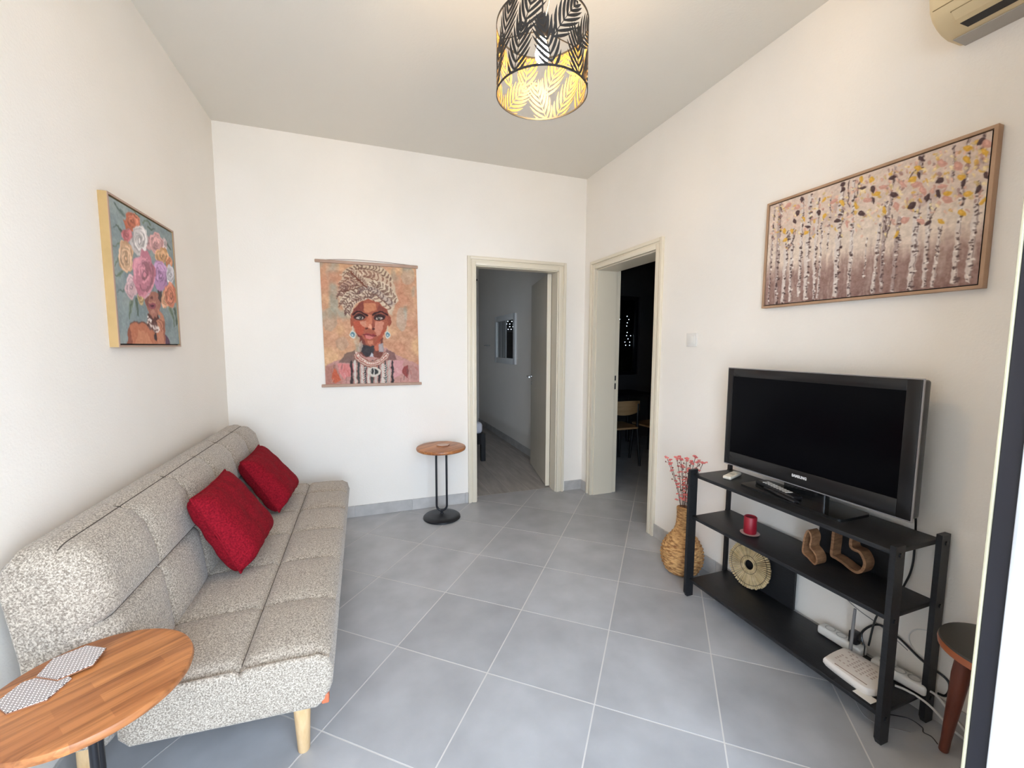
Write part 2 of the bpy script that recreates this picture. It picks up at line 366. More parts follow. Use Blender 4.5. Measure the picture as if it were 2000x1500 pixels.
# ================================================================== SOFA
def fabric():
    M = bpy.data.materials.new('grey_melange_fabric'); M.use_nodes = True; nt = M.node_tree; N = nt.nodes; L = nt.links; b = N['Principled BSDF']
    tc = N.new('ShaderNodeTexCoord')
    n1 = N.new('ShaderNodeTexNoise'); n1.inputs['Scale'].default_value = 230; n1.inputs['Detail'].default_value = 2; n1.inputs['Roughness'].default_value = .8
    L.new(tc.outputs['Object'], n1.inputs['Vector'])
    r = N.new('ShaderNodeValToRGB'); r.color_ramp.elements[0].position = .36; r.color_ramp.elements[1].position = .64
    r.color_ramp.elements[0].color = (.175, .142, .112, 1); r.color_ramp.elements[1].color = (.58, .50, .41, 1)
    e = r.color_ramp.elements.new(.5); e.color = (.35, .298, .24, 1)
    L.new(n1.outputs['Fac'], r.inputs[0]); L.new(r.outputs[0], b.inputs['Base Color'])
    b.inputs['Roughness'].default_value = .95; b.inputs['Sheen Weight'].default_value = .25; b.inputs['Specular IOR Level'].default_value = .15
    bp = N.new('ShaderNodeBump'); bp.inputs['Strength'].default_value = .5; bp.inputs['Distance'].default_value = .003
    L.new(n1.outputs['Fac'], bp.inputs['Height']); L.new(bp.outputs[0], b.inputs['Normal'])
    return M
FAB = fabric()
BEECH = mat('beech_wood', (.66, .42, .20), .45, col2=(.76, .52, .28), scale=6, stretch=(10, 10, 1))
LEATH = mat('tan_leather', (.50, .13, .055), .5, bump=.2, bscale=150)
SY0, SY1 = 1.345, 3.165
YSEAM = [1.68, 2.01, 2.33, 2.635, 2.93]
def samples(a, b, seams, step=.022):
    S = set(np.round(np.arange(a, b+1e-6, (b-a)/round((b-a)/step)), 5).tolist())
    for q in seams:
        S = {x for x in S if abs(x-q) > .024}
        S |= {round(q+o, 5) for o in (-.020, -.013, -.008, -.004, -.0015, 0, .0015, .004, .008, .013, .020)}
    return sorted(S)
def tuft(d):
    d = abs(d)
    return .020*math.exp(-d/.045)+.014*math.exp(-d/.005)
def upholster(name, pts, tufted, vseams, parent, y0, y1, rr=.035, yseams=YSEAM, endseam=0.0, endk=1.0):
    """closed (x,z) outline swept along y; outline points flagged tufted are pulled in at the seams"""
    # densify outline
    P = []; n = len(pts)
    for i in range(n):
        a, b = Vector(pts[i]), Vector(pts[(i+1) % n]); k = max(1, int((b-a).length/.014))
        for j in range(k): P.append((a.lerp(b, j/k), tufted[i]))
    # normals
    m = len(P); nor = []
    for i in range(m):
        t = P[(i+1) % m][0]-P[i-1][0]; nor.append(Vector((t.y, -t.x)).normalized())
    arc = [0]
    for i in range(1, m): arc.append(arc[-1]+(P[i][0]-P[i-1][0]).length)
    area = sum(P[i][0].x*P[(i+1) % m][0].y-P[(i+1) % m][0].x*P[i][0].y for i in range(m))
    if area < 0: nor = [-q for q in nor]
    ys = samples(y0, y1, yseams)
    for o in (.02, .06, .13, .22, .34, .48, .64, .82, 1.0): ys += [y0+o*rr, y1-o*rr]
    ys = sorted(set(ys)); rings = []
    for y in ys:
        d = min(y-y0, y1-y); ins = rr-math.sqrt(max(0, rr*rr-(rr-min(d, rr))**2))
        dy = min(abs(y-q) for q in yseams)
        if endseam: dy = min(dy, abs(d-endseam))
        ring = []
        for i, (p, tf) in enumerate(P):
            o = ins*(1 if tf > 0 else endk)
            if tf > 0:
                dv = min([(p-Vector(q)).length for q in vseams] or [9])
                o += tf*max(tuft(dy), tuft(dv), .6*(tuft(dy)+tuft(dv)))-tf*.012
            q = p-nor[i]*o
            ring.append((q.x, y, q.y))
        rings.append(ring)
    mb = MB(); vs = [v for r in rings for v in r]
    fs = [(k*m+i, k*m+(i+1) % m, (k+1)*m+(i+1) % m, (k+1)*m+i) for k in range(len(rings)-1) for i in range(m)]
    from mathutils.geometry import tessellate_polygon
    for k in (0, len(rings)-1):
        fs += [tuple(k*m+i for i in t) for t in tessellate_polygon([[Vector((v[0], v[2], 0)) for v in rings[k]]])]
    mb.add(vs, fs)
    o = mb.build(name, FAB, parent, smooth=True)
    lift = lambda i, v, h=.0006: (v[0]+nor[i].x*h, v[1], v[2]+nor[i].y*h)
    fl_ = [i for i in range(m) if P[i][1] >= .5]
    for q in list(yseams)+([y0+endseam] if endseam else []):
        k = min(range(len(ys)), key=lambda j: abs(ys[j]-q)); MB().tube([lift(i, rings[k][i], .0028) for i in fl_], .0016, 5).build('seam', SEAM, o)
    for q in vseams:
        i = min(range(m), key=lambda j: (P[j][0]-Vector(q)).length)
        MB().tube([lift(i, r_[i]) for r_, y in zip(rings, ys) if y0+.03 < y < y1-.03], .0017, 5).build('seam', SEAM, o)
    return o
SEAM = mat('seam_thread', (.075, .060, .048), .95)
sofa = thing('sofa', 'grey melange fabric sofa bed with tufted seat and splayed wooden legs', 'sofa', (-.45, 2.25, 0))
seat = [(-.655, .395), (-.60, .408), (-.50, .413), (-.37, .413), (-.24, .413), (-.155, .407), (-.122, .385), (-.112, .34), (-.118, .29), (-.135, .245), (-.165, .222), (-.40, .235), (-.64, .25), (-.665, .28), (-.668, .35)]
tf = [.5, 1, 1, 1, 1, .6, .2, 0, 0, 0, 0, 0, 0, 0, 0]
upholster('seat', seat, tf, [(-.37, .413)], sofa, SY0, SY1, rr=.022, endseam=.022)
back = [(-.632, .34), (-.632, .42), (-.640, .50), (-.655, .62), (-.668, .70), (-.690, .78), (-.725, .828), (-.760, .847), (-.80, .850), (-.845, .838), (-.877, .80), (-.882, .74), (-.872, .66), (-.858, .55), (-.854, .40), (-.852, .30), (-.835, .268), (-.69, .258), (-.675, .29)]
tb = [.5, 1, 1, 1, 1, 1, .8, .5, .1]+[0]*10
upholster('backrest', back, tb, [(-.655, .62), (-.760, .847)], sofa, 1.352, SY1+.03, rr=.07, endk=.3)
for (tx, ty, fx, fy) in ((-.215, 1.405, -.222, 1.455), (-.80, 1.50, -.83, 1.53), (-.215, 3.09, -.222, 3.04), (-.80, 3.03, -.83, 3.00)):
    z1 = .245 if tx > -.5 else .275
    mb = MB(); n = 20; vs = []
    for r, z in ((.0165, 0), (.0185, .004), (.028, z1)):
        t = z/z1
        vs += [(fx+(tx-fx)*t+r*math.cos(2*math.pi*j/n), fy+(ty-fy)*t+r*math.sin(2*math.pi*j/n), z) for j in range(n)]
    mb.add(vs, [(k*n+j, k*n+(j+1) % n, (k+1)*n+(j+1) % n, (k+1)*n+j) for k in range(2) for j in range(n)]+[tuple(range(n))[::-1], tuple(range(2*n, 3*n))])
    mb.build('leg', BEECH, sofa, smooth=True)
o = MB().box(-.151, -.129, SY0+.004, SY0+.032, .234, .266, .003).build('leather_tab', LEATH, sofa); o['label'] = 'tan leather tab'

# ------------------------------------------------------------------ cushions
RED = mat('red_cotton', (.15, .004, .010), .9, col2=(.28, .008, .018), scale=150, detail=3, bump=.3, bscale=220, spec=.1)
def cushion(label, TL, TR, BR, BL, thick, seed):
    rs = np.random.RandomState(seed)
    c = (Vector(TL)+Vector(TR)+Vector(BR)+Vector(BL))/4
    base = (c.x, c.y, min(BL[2], BR[2]))
    root = thing('cushion', label, 'cushion', base, 'red cushions on the sofa')
    n = 30; nrm = (Vector(TR)-Vector(TL)).cross(Vector(BL)-Vector(TL)).normalized()
    ph = rs.rand(6)*6.28
    def P(u, v, s):
        # sides pulled in between pointed corners
        uu, vv = u*2-1, v*2-1
        k = .05
        uu2 = uu*(1-k*(1-vv*vv)); vv2 = vv*(1-k*(1-uu*uu))
        u2, v2 = (uu2+1)/2, (vv2+1)/2
        p = Vector(TL)*(1-u2)*(1-v2)+Vector(TR)*u2*(1-v2)+Vector(BR)*u2*v2+Vector(BL)*(1-u2)*v2
        h = max(0, (1-uu**6)*(1-vv**6))**.5*thick
        if s < 0: h *= .75+.75*v
        h += .0045*math.sin(9*uu+4*vv+ph[0])*math.sin(5*vv-3*uu+ph[1])*(1-uu*uu)*(1-vv*vv)
        edge = math.exp(-(1-abs(vv))/.14)
        h += .007*math.sin(15*uu+ph[2])*edge*(1-uu*uu)*(1 if abs(vv) < 1 else 0)
        edge = math.exp(-(1-abs(uu))/.14)
        h += .006*math.sin(13*vv+ph[3])*edge*(1-vv*vv)
        return p+nrm*s*max(h, 0)
    for s in (1, -1):
        vs = [P(i/n, j/n, s) for j in range(n+1) for i in range(n+1)]
        fs = [(j*(n+1)+i, j*(n+1)+i+1, (j+1)*(n+1)+i+1, (j+1)*(n+1)+i) for j in range(n) for i in range(n)]
        MB().add(vs, fs).build('cover', RED, root, smooth='all', fix=False)
    ring = [P(i/n, 0, 0) for i in range(n)]+[P(1, i/n, 0) for i in range(n)]+[P(1-i/n, 1, 0) for i in range(n)]+[P(0, 1-i/n, 0) for i in range(n)]
    MB().tube(ring, .004, 6, closed=True).build('piping', RED, root, smooth=True)
cushion('larger-looking red cushion leaning on the sofa back nearer the wooden side table', (-.615, 1.81, .795), (-.615, 2.225, .79), (-.478, 2.31, .448), (-.487, 1.885, .446), .062, 1)
cushion('red cushion leaning at the far end of the sofa by the back wall', (-.635, 2.56, .735), (-.635, 2.985, .735), (-.435, 2.925, .446), (-.455, 2.53, .446), .062, 5)

# ================================================================== SIDE TABLES
def tablewood():
    M = bpy.data.materials.new('acacia_blocks'); M.use_nodes = True; nt = M.node_tree; N = nt.nodes; L = nt.links; b = N['Principled BSDF']
    tc = N.new('ShaderNodeTexCoord'); mp = N.new('ShaderNodeMapping'); mp.inputs['Rotation'].default_value = (0, 0, math.radians(-38))
    L.new(tc.outputs['Object'], mp.inputs['Vector'])
    br = N.new('ShaderNodeTexBrick'); br.inputs['Scale'].default_value = 1.0; br.inputs['Brick Width'].default_value = .19; br.inputs['Row Height'].default_value = .034
    br.inputs['Mortar Size'].default_value = .0; br.offset = .37
    br.inputs['Color1'].default_value = (.56, .225, .075, 1); br.inputs['Color2'].default_value = (.27, .085, .026, 1); br.inputs['Bias'].default_value = -.3
    L.new(mp.outputs[0], br.inputs['Vector'])
    m2 = N.new('ShaderNodeMapping'); m2.inputs['Scale'].default_value = (4, 60, 60); L.new(mp.outputs[0], m2.inputs['Vector'])
    nz = N.new('ShaderNodeTexNoise'); nz.inputs['Scale'].default_value = 1.4; nz.inputs['Detail'].default_value = 6; L.new(m2.outputs[0], nz.inputs['Vector'])
    rp = N.new('ShaderNodeValToRGB'); rp.color_ramp.elements[0].position = .3; rp.color_ramp.elements[0].color = (.50, .46, .42, 1); rp.color_ramp.elements[1].position = .6
    L.new(nz.outputs['Fac'], rp.inputs[0])
    mx = N.new('ShaderNodeMix'); mx.data_type = 'RGBA'; mx.blend_type = 'MULTIPLY'; mx.inputs[0].default_value = 1
    L.new(br.outputs['Color'], mx.inputs[6]); L.new(rp.outputs[0], mx.inputs[7]); L.new(mx.outputs[2], b.inputs['Base Color'])
    b.inputs['Roughness'].default_value = .38
    return M
ACACIA = tablewood()
def side_table(label, c, rotz, group):
    t = thing('side_table', label, 'table', (c[0], c[1], 0), group); x, y = c
    R = .193
    MB().lathe([(R-.012, .552), (R-.003, .557), (R, .567), (R-.003, .575), (R-.010, .578)], (x, y, 0), 72).build('table_top', ACACIA, t, smooth=True)
    MB().lathe([(.143, 0), (.147, .004), (.146, .012), (.137, .020), (.10, .024), (.04, .029), (.016, .033), (.012, .040)], (x, y, 0), 56).build('base', BLACKM, t, smooth=True)
    ca, sa = math.cos(rotz), math.sin(rotz); w = .040; z0, z1 = .060, .552
    pts = []
    for a in range(180, 361, 15): pts.append((w*math.cos(math.radians(a)), z0+w+w*math.sin(math.radians(a))))
    for a in range(0, 181, 15): pts.append((w*math.cos(math.radians(a)), z1-w-.004+w*math.sin(math.radians(a))))
    MB().tube([(x+p*ca, y+p*sa, z) for p, z in pts], .0085, 10, closed=True).build('loop_frame', BLACKM, t, smooth=True)
    MB().tube([(x, y, .030), (x, y, .066)], .011, 12).build('stem', BLACKM, t, smooth=True)
    MB().tube([(x, y, .544), (x, y, .553)], .05, 20).build('mount_plate', BLACKM, t, smooth=True)
    return t
side_table('round wooden pedestal side table standing by the bedroom door', (.565, 3.215), math.radians(-15), 'round wooden side tables')
side_table('round wooden side table in the foreground overlapping the sofa', (-.620, 1.187), math.radians(110), 'round wooden side tables')

def coaster_mat():
    M = bpy.data.materials.new('dash_pattern'); M.use_nodes = True; nt = M.node_tree; N = nt.nodes; L = nt.links; b = N['Principled BSDF']
    tc = N.new('ShaderNodeTexCoord'); mp = N.new('ShaderNodeMapping'); mp.inputs['Rotation'].default_value = (0, 0, math.radians(-62)); L.new(tc.outputs['Object'], mp.inputs['Vector'])
    br = N.new('ShaderNodeTexBrick'); br.inputs['Scale'].default_value = 1; br.inputs['Brick Width'].default_value = .0105; br.inputs['Row Height'].default_value = .0048
    br.inputs['Mortar Size'].default_value = .0012; br.inputs['Mortar Smooth'].default_value = .25
    br.inputs['Color1'].default_value = (.035, .025, .03, 1); br.inputs['Color2'].default_value = (.07, .05, .05, 1); br.inputs['Mortar'].default_value = (.85, .80, .78, 1)
    L.new(mp.outputs[0], br.inputs['Vector']); L.new(br.outputs['Color'], b.inputs['Base Color']); b.inputs['Roughness'].default_value = .5
    return M
DASH = coaster_mat(); CORK = mat('cork', (.32, .14, .07), .8, bump=.3, bscale=200)
def coaster(label, c, r, rot, z, top, group='coasters', sq=(1, 1), th=.003):
    t = thing('coaster', label, 'coaster', (c[0], c[1], z), group)
    poly = [(c[0]+r*sq[0]*math.cos(rot+math.radians(60*k)), c[1]+r*sq[1]*math.sin(rot+math.radians(60*k))) for k in range(6)]
    MB().prism(poly, z, z+th).build('backing', CORK, t); MB().prism([(c[0]+(p[0]-c[0])*.985, c[1]+(p[1]-c[1])*.985) for p in poly], z+th, z+th+.0015).build('printed_top', top, t)
coaster('hexagonal coaster with black and white dashes, the upper one nearer the sofa', (-.692, 1.268), .060, .55, .5785+.0045, DASH)
coaster('hexagonal coaster with black and white dashes, half under the other near the table rim', (-.722, 1.192), .060, .30, .578, DASH)
coaster('small brown coaster on the side table by the bedroom door', (.585, 3.235), .045, .1, .578, mat('brown_card', (.58, .42, .35), .6), sq=(1.2, .95), th=.007)

# ================================================================== PENDANT LAMP
LC = (.585, 1.345); LZ0, LZ1, LR = 2.195, 2.412, .150
lamp = thing('pendant_lamp', 'black cylindrical pendant lamp with palm leaf cutouts and a lit bulb', 'lamp', (LC[0], LC[1], LZ0))
SHB = mat('shade_black', (.010, .009, .009), .5, 0.0); SHG = mat('shade_gold', (.15, .082, .016), .55)
for z0, z1 in ((LZ0, LZ0+.006), (LZ1-.006, LZ1)):
    n = 96
    vs = [(LC[0]+r*math.cos(2*math.pi*j/n), LC[1]+r*math.sin(2*math.pi*j/n), z) for r, z in ((LR+.0012, z0), (LR+.0012, z1), (LR-.0012, z1), (LR-.0012, z0)) for j in range(n)]
    shade = MB().add(vs, [(k*n+j, k*n+(j+1) % n, ((k+1) % 4)*n+(j+1) % n, ((k+1) % 4)*n+j) for k in range(4) for j in range(n)]).build('shade_ring', SHB, lamp, smooth=True)
CIRC = 2*math.pi*LR; HH = LZ1-LZ0
def cylp(s, z, r): a = s/LR; return (LC[0]+r*math.cos(a), LC[1]+r*math.sin(a), LZ0+min(max(z, .003), HH-.003))
def ribbon(mb, L_, Rr):
    k = len(L_); vs = [cylp(*p, LR+.0006) for p in L_]+[cylp(*p, LR+.0006) for p in Rr]; mb.add(vs, [(i, i+1, k+i+1, k+i) for i in range(k-1)], 0)
    vs = [cylp(*p, LR-.0006) for p in L_]+[cylp(*p, LR-.0006) for p in Rr]; mb.add(vs, [(i, i+1, k+i+1, k+i) for i in range(k-1)], 1)
rng = random.Random(11)
nfr = 10
for row in range(2):
    for c in range(nfr):
        mb = MB(); s0 = (c+.5*row+rng.uniform(-.12, .12))*CIRC/nfr; z0 = -.02+row*.095+rng.uniform(-.012, .012)
        ang0 = math.radians(rng.choice((62, 75, 105, 118))+rng.uniform(-8, 8)); kap = rng.uniform(-2.2, 2.2); L_ = .165
        pth = []; s, z, a = s0-.5*L_*math.cos(ang0), z0, ang0
        for i in range(25): pth.append((s, z, a)); s += math.cos(a)*L_/24; z += math.sin(a)*L_/24; a += kap*L_/24
        wv = lambda i: .0016*(1-i/30)
        ribbon(mb, [(p[0]-wv(i)*math.sin(p[2]), p[1]+wv(i)*math.cos(p[2])) for i, p in enumerate(pth)], [(p[0]+wv(i)*math.sin(p[2]), p[1]-wv(i)*math.cos(p[2])) for i, p in enumerate(pth)])
        for i in range(2, 25, 3):
            t = i/24; ll = .072*(math.sin(math.pi*min(1, .18+.86*t)))**.7+.006
            for sd in (-1, 1):
                p = pth[i]; aa = p[2]+sd*math.radians(52-22*t); Ls, Rs = [], []
                for q in range(6):
                    u = q/5; w = .0040*math.sin(math.pi*min(1, .10+.9*u))**.8*(1.15-.2*u)+.0003
                    bx, bz = p[0]+math.cos(aa-sd*.25*u)*ll*u, p[1]+math.sin(aa-sd*.25*u)*ll*u
                    Ls.append((bx-w*math.sin(aa), bz+w*math.cos(aa))); Rs.append((bx+w*math.sin(aa), bz-w*math.cos(aa)))
                if max(v[1] for v in Ls) < .002 or min(v[1] for v in Ls) > HH-.002: continue
                ribbon(mb, Ls, Rs)
        mb.build('palm_frond', [SHB, SHG], shade, fix=False)
# spider, socket, cord, canopy, bulb
mb = MB()
for k in range(3):
    a = 2*math.pi*k/3+.3; mb.tube([(LC[0]+.02*math.cos(a), LC[1]+.02*math.sin(a), LZ1-.012), (LC[0]+LR*math.cos(a), LC[1]+LR*math.sin(a), LZ1-.003)], .0018, 6)
mb.build('spider', SHB, lamp)
MB().lathe([(.008, .055), (.020, .05), (.022, .035), (.022, -.012), (.019, -.018)], (*LC, LZ1-.025), 24).build('socket', BLACKP, lamp, smooth=True)
MB().tube([(*LC, LZ1+.02), (*LC, H-.02)], .003, 8).build('cord', BLACKP, lamp)
MB().lathe([(.05, 0), (.05, -.018), (.045, -.024), (.006, -.028)], (*LC, H), 32).build('ceiling_canopy', BLACKP, lamp, smooth=True)
BULB = mat('bulb_glow', (1, .8, .45), .3, emit=((1.0, .70, .36), 270.0))
MB().lathe([(.012, 0), (.013, -.010), (.019, -.028), (.023, -.044), (.021, -.058), (.013, -.070), (.003, -.075)], (*LC, LZ1-.042), 24).build('bulb', BULB, lamp, smooth='all')

# ================================================================== AIR CONDITIONER, SWITCH
ACM = mat('aged_cream_plastic', (.66, .52, .30), .4, col2=(.70, .56, .34), scale=3)
ac = thing('air_conditioner', 'yellowed cream wall air conditioner in the top right corner', 'air conditioner', (XR, .50, 2.39))
prof = [(XR, 2.392), (1.885, 2.390), (1.845, 2.398), (1.815, 2.410), (1.790, 2.426), (1.772, 2.450), (1.764, 2.485), (1.762, 2.56), (1.775, 2.64), (1.80, 2.665), (XR, 2.672)]
n = len(prof); ys = [.103, .108, .118, .905, .913, .917]; sc_ = [.96, .985, 1, 1, .985, .965]; cx, cz = XR, 2.53
vs = [(cx+(p[0]-cx)*k, y, cz+(p[1]-cz)*k) for y, k in zip(ys, sc_) for p in prof]
MB().add(vs, [(a*n+i, a*n+(i+1) % n, (a+1)*n+(i+1) % n, (a+1)*n+i) for a in range(len(ys)-1) for i in range(n)]+[tuple(range(n)), tuple(range((len(ys)-1)*n, len(ys)*n))]).build('housing', ACM, ac, smooth=True)
def pt(x, z, o):  # offset a profile point outwards
    d = Vector((x-1.93, z-2.52)).normalized(); return (x+d.x*o, z+d.y*o)
slot = [(1.833, 2.4028), (1.862, 2.3946)]
sa, sb = pt(*slot[0], .0015), pt(*slot[1], .0015)
MB().add([(sa[0], .16, sa[1]), (sb[0], .16, sb[1]), (sb[0], .856, sb[1]), (sa[0], .864, sa[1])], [(0, 1, 2, 3)]).build('outlet_slot', BLACKP, ac)
fa = [pt(1.789, 2.4267, .001), pt(1.815, 2.410, .004), pt(1.832, 2.4032, .004)]
mb = MB(); k = len(fa)
mb.add([(p[0], y, p[1]) for y in (.165, .866) for p in fa]+[(p[0]+.006, y, p[1]+.004) for y in (.165, .866) for p in fa], [(0, 1, 4, 3), (1, 2, 5, 4), (2, 8, 11, 5), (0, 3, 9, 6)]+[(0, 6, 7, 1), (1, 7, 8, 2), (3, 4, 10, 9), (4, 5, 11, 10)])
mb.build('air_flap', ACM, ac)
MB().box(1.7695, 1.7735, .118, .906, 2.4492, 2.4508).build('panel_seam', mat('seam_brown', (.30, .22, .11), .7), ac)  # panel joint drawn as a thin darker brown strip
sd = [pt(1.787, 2.4282, .0006), pt(1.7905, 2.4258, .0006)]
MB().add([(sd[0][0], .16, sd[0][1]), (sd[1][0], .16, sd[1][1]), (sd[1][0], .869, sd[1][1]), (sd[0][0], .869, sd[0][1])], [(0, 1, 2, 3)]).build('flap_seam', MATS['seam_brown'], ac)
MB().box(1.884, XR, .122, .902, 2.3862, 2.3905, .001, 1).build('underside', mat('grey_underside', (.42, .38, .33), .6), ac)
sw = thing('light_switch', 'white square light switch beside the dark doorway', 'switch', (XR, 2.09, 1.37))
MB().box(XR-.009, XR, 2.047, 2.133, 1.368, 1.452, .003).build('plate', WHITEP, sw, smooth=True)
MB().box(XR-.0125, XR-.007, 2.062, 2.118, 1.383, 1.437, .002).build('rocker', WHITEP, sw, smooth=True)

# ================================================================== TV STAND
st = thing('tv_stand', 'black open shelf television stand with three shelves', 'tv stand', (1.785, 1.26, 0))
SX0, SX1, SYN, SYF = 1.640, 1.935, .822, 1.715
Z1, Z2, Z3 = .690, .458, .104
for z in (Z1, Z2, Z3):
    MB().box(SX0+.012, SX1-.012, SYN, SYF, z-.018, z, .004, 2).build('shelf', BLACKW, st, smooth=True)
for y0, y1 in ((.805, .822), (SYF, SYF+.017)):
    for x0 in (1.632, 1.888):
        if x0 > 1.7 and y0 > 1: mb = MB().prism([(1.906, 0), (1.926, 0), (1.926, .712), (1.906, .712)], y0, y1, 'y')
        else: mb = MB().prism([(x0+.012, 0), (x0+.05, 0), (x0+.05, .712), (x0, .712), (x0, .022)], y0, y1, 'y')
        p = mb.build('post', BLACKW, st)
        for z in (Z1, Z2, Z3):
            yy = y0-.004 if y0 < 1 else y1
            xb = 1.916 if (x0 > 1.7 and y0 > 1) else x0+.025
            MB().tube([(xb, yy, z-.009), (xb, yy+.004, z-.009)], .008, 12).build('bolt', BLACKM, p, smooth=True)
MB().box(1.918, 1.930, .942, 1.232, Z2, Z1-.018).build('back_panel', BLACKW, st)
MB().box(1.918, 1.930, 1.325, 1.60, Z3, Z2-.018).build('back_panel', BLACKW, st)

# ------------------------------------------------------------------ television
TX = 1.80
tv = thing('television', 'black flat television switched off on the stand', 'television', (1.84, 1.255, Z1))
Y0, Y1, ZA, ZB = .853, 1.664, .750, 1.260; A0, A1, ZC, ZD = .901, 1.629, .822, 1.214
MB().box(TX+.0085, TX+.060, Y0+.006, Y1-.006, ZA+.006, ZB-.006, .010, 3).build('housing', BLACKP, tv, smooth=True)
def ringbox(mb, x0, x1, y0, y1, z0, z1, a0, a1, c0, c1, r=.004):
    mb.box(x0, x1, y0, a0, z0, z1, r).box(x0, x1, a1, y1, z0, z1, r).box(x0, x1, a0-.001, a1+.001, z0, c0, r).box(x0, x1, a0-.001, a1+.001, c1, z1, r)
mb = MB(); ringbox(mb, TX, TX+.012, Y0+.004, Y1-.004, ZA+.005, ZB-.004, A0, A1, ZC, ZD, .0025)
mb.build('bezel', mat('bezel_gloss', (.016, .015, .015), .22, spec=.25, coat=.1), tv, smooth=True)
mb = MB(); ringbox(mb, TX+.003, TX+.010, Y0, Y1, ZA, ZB, Y0+.0045, Y1-.0045, ZA+.0055, ZB-.0045, .001)
mb.build('clear_rim', mat('acrylic_rim', (.28, .26, .26), .15, coat=.5), tv)
MB().box(TX+.0045, TX+.008, A0-.002, A1+.002, ZC-.002, ZD+.002).build('screen', mat('screen_glass', (.003, .003, .004), .12, spec=.06), tv)
MB().box(TX+.05, TX+.085, 1.03, 1.48, .80, 1.15, .01).build('rear_bulge', BLACKP, tv, smooth=True)
tbm = mat('base_gloss', (.012, .012, .012), .12, coat=.4)
MB().prism(rounded(1.722, 1.906, 1.03, 1.492, .02), Z1, Z1+.011).build('base_plate', tbm, tv, smooth=True)
MB().prism(rounded(1.83, 1.866, 1.16, 1.35, .012), Z1+.010, .80).build('neck', tbm, tv, smooth=True)
cu = bpy.data.curves.new('brand_text', 'FONT'); cu.body = 'SAMSUNG'; cu.size = .021; cu.align_x = 'CENTER'; cu.align_y = 'CENTER'; cu.space_character = 1.08; cu.offset = .0011
to = bpy.data.objects.new('t', cu); COL.objects.link(to); bpy.context.view_layer.update()
me = bpy.data.meshes.new_from_object(to.evaluated_get(bpy.context.evaluated_depsgraph_get())); COL.objects.unlink(to); bpy.data.objects.remove(to)
xs = [v.co.x for v in me.vertices]; k = .066/(max(xs)-min(xs))
vs = [(TX-.0004, 1.256-v.co.x*k, .7945+v.co.y*.78) for v in me.vertices]
MB().add(vs, [tuple(p.vertices) for p in me.polygons]).build('lettering', mat('silver_print', (.75, .75, .75), .4, emit=None), tv, fix=False)

# ------------------------------------------------------------------ things on the top shelf
ROTZ = lambda a: Matrix.Rotation(math.radians(a), 3, 'Z')
r = thing('remote_control', 'small white remote control on the far end of the top shelf', 'remote control', (1.80, 1.605, Z1))
Rm = ROTZ(20)
MB().box(1.800-.066, 1.800+.066, 1.604-.021, 1.604+.021, Z1, Z1+.017, .006, 3, rot=Rm).build('case', mat('ivory_plastic', (.80, .74, .62), .4), r, smooth=True)
MB().box(1.795-.013, 1.795+.013, 1.602-.011, 1.602+.011, Z1+.0165, Z1+.018, .0005, 1, rot=Rm).build('display', mat('lcd_grey', (.45, .45, .38), .3), r)
for q in (.03, .045):
    c = Rm @ Vector((q, 0, 0)); MB().box(1.80+c.x-.004, 1.80+c.x+.004, 1.604+c.y-.009, 1.604+c.y+.009, Z1+.0165, Z1+.019, .001, 1, rot=Rm).build('button', mat('button_grey', (.55, .52, .45), .5), r)
def black_remote(label, c, a, z, L=.20, w=.046, h=.018, rows=9):
    r = thing('remote_control', label, 'remote control', (c[0], c[1], z), 'black remote controls')
    Rm = ROTZ(a)
    MB().box(c[0]-w/2, c[0]+w/2, c[1]-L/2, c[1]+L/2, z, z+h, .006, 3, rot=Rm).build('case', BLACKP, r, smooth=True)
    mb = MB(); g_ = mat('rubber_keys', (.58, .57, .56), .6)
    for i in range(rows):
        for j in (-1, 0, 1):
            q = Rm @ Vector((j*.0125, -L*.28+i*L*.075, 0)); mb.box(c[0]+q.x-.0045, c[0]+q.x+.0045, c[1]+q.y-.0045, c[1]+q.y+.0045, z+h-.001, z+h+.002, .001, 1, rot=Rm)
    o = mb.build('keypad', g_, r); o['label'] = 'rows of grey rubber keys'
black_remote('black remote control with grey keys lying on the television base', (1.792, 1.345), -13, Z1+.011, .235, .048)
black_remote('thin black remote control half under the grey-keyed one', (1.752, 1.30), -15, Z1+.011, .19, .030, .012, 0)
MB_ = None
# things on the middle shelf
REDC = mat('red_wax', (.25, .005, .016), .45, col2=(.30, .008, .020), scale=30)
cn = thing('candle', 'red pillar candle on the middle shelf', 'candle', (1.757, 1.447, Z2+.006))
MB().lathe([(.027, 0), (.0285, .003), (.0285, .079), (.026, .082), (.022, .077), (.002, .075)], (1.757, 1.447, Z2+.006), 32).build('wax', REDC, cn, smooth=True)
MB().tube([(1.757, 1.447, Z2+.079), (1.758, 1.448, Z2+.088)], .001, 6).build('wick', BLACKP, cn)
tag(MB().lathe([(.030, 0), (.041, .004), (.043, .006), (.040, .0065), (.028, .0055)], (1.757, 1.447, Z2), 36).build('candle_dish', mat('pink_ceramic', (.45, .30, .28), .4), None, smooth=True, base=(1.757, 1.447, Z2)), 'small round dish under the red candle', 'dish')
WOODH = mat('mango_wood', (.20, .095, .045), .5, col2=(.36, .19, .095), scale=9, detail=6, stretch=(3, 3, 12), bump=.15, bscale=60)
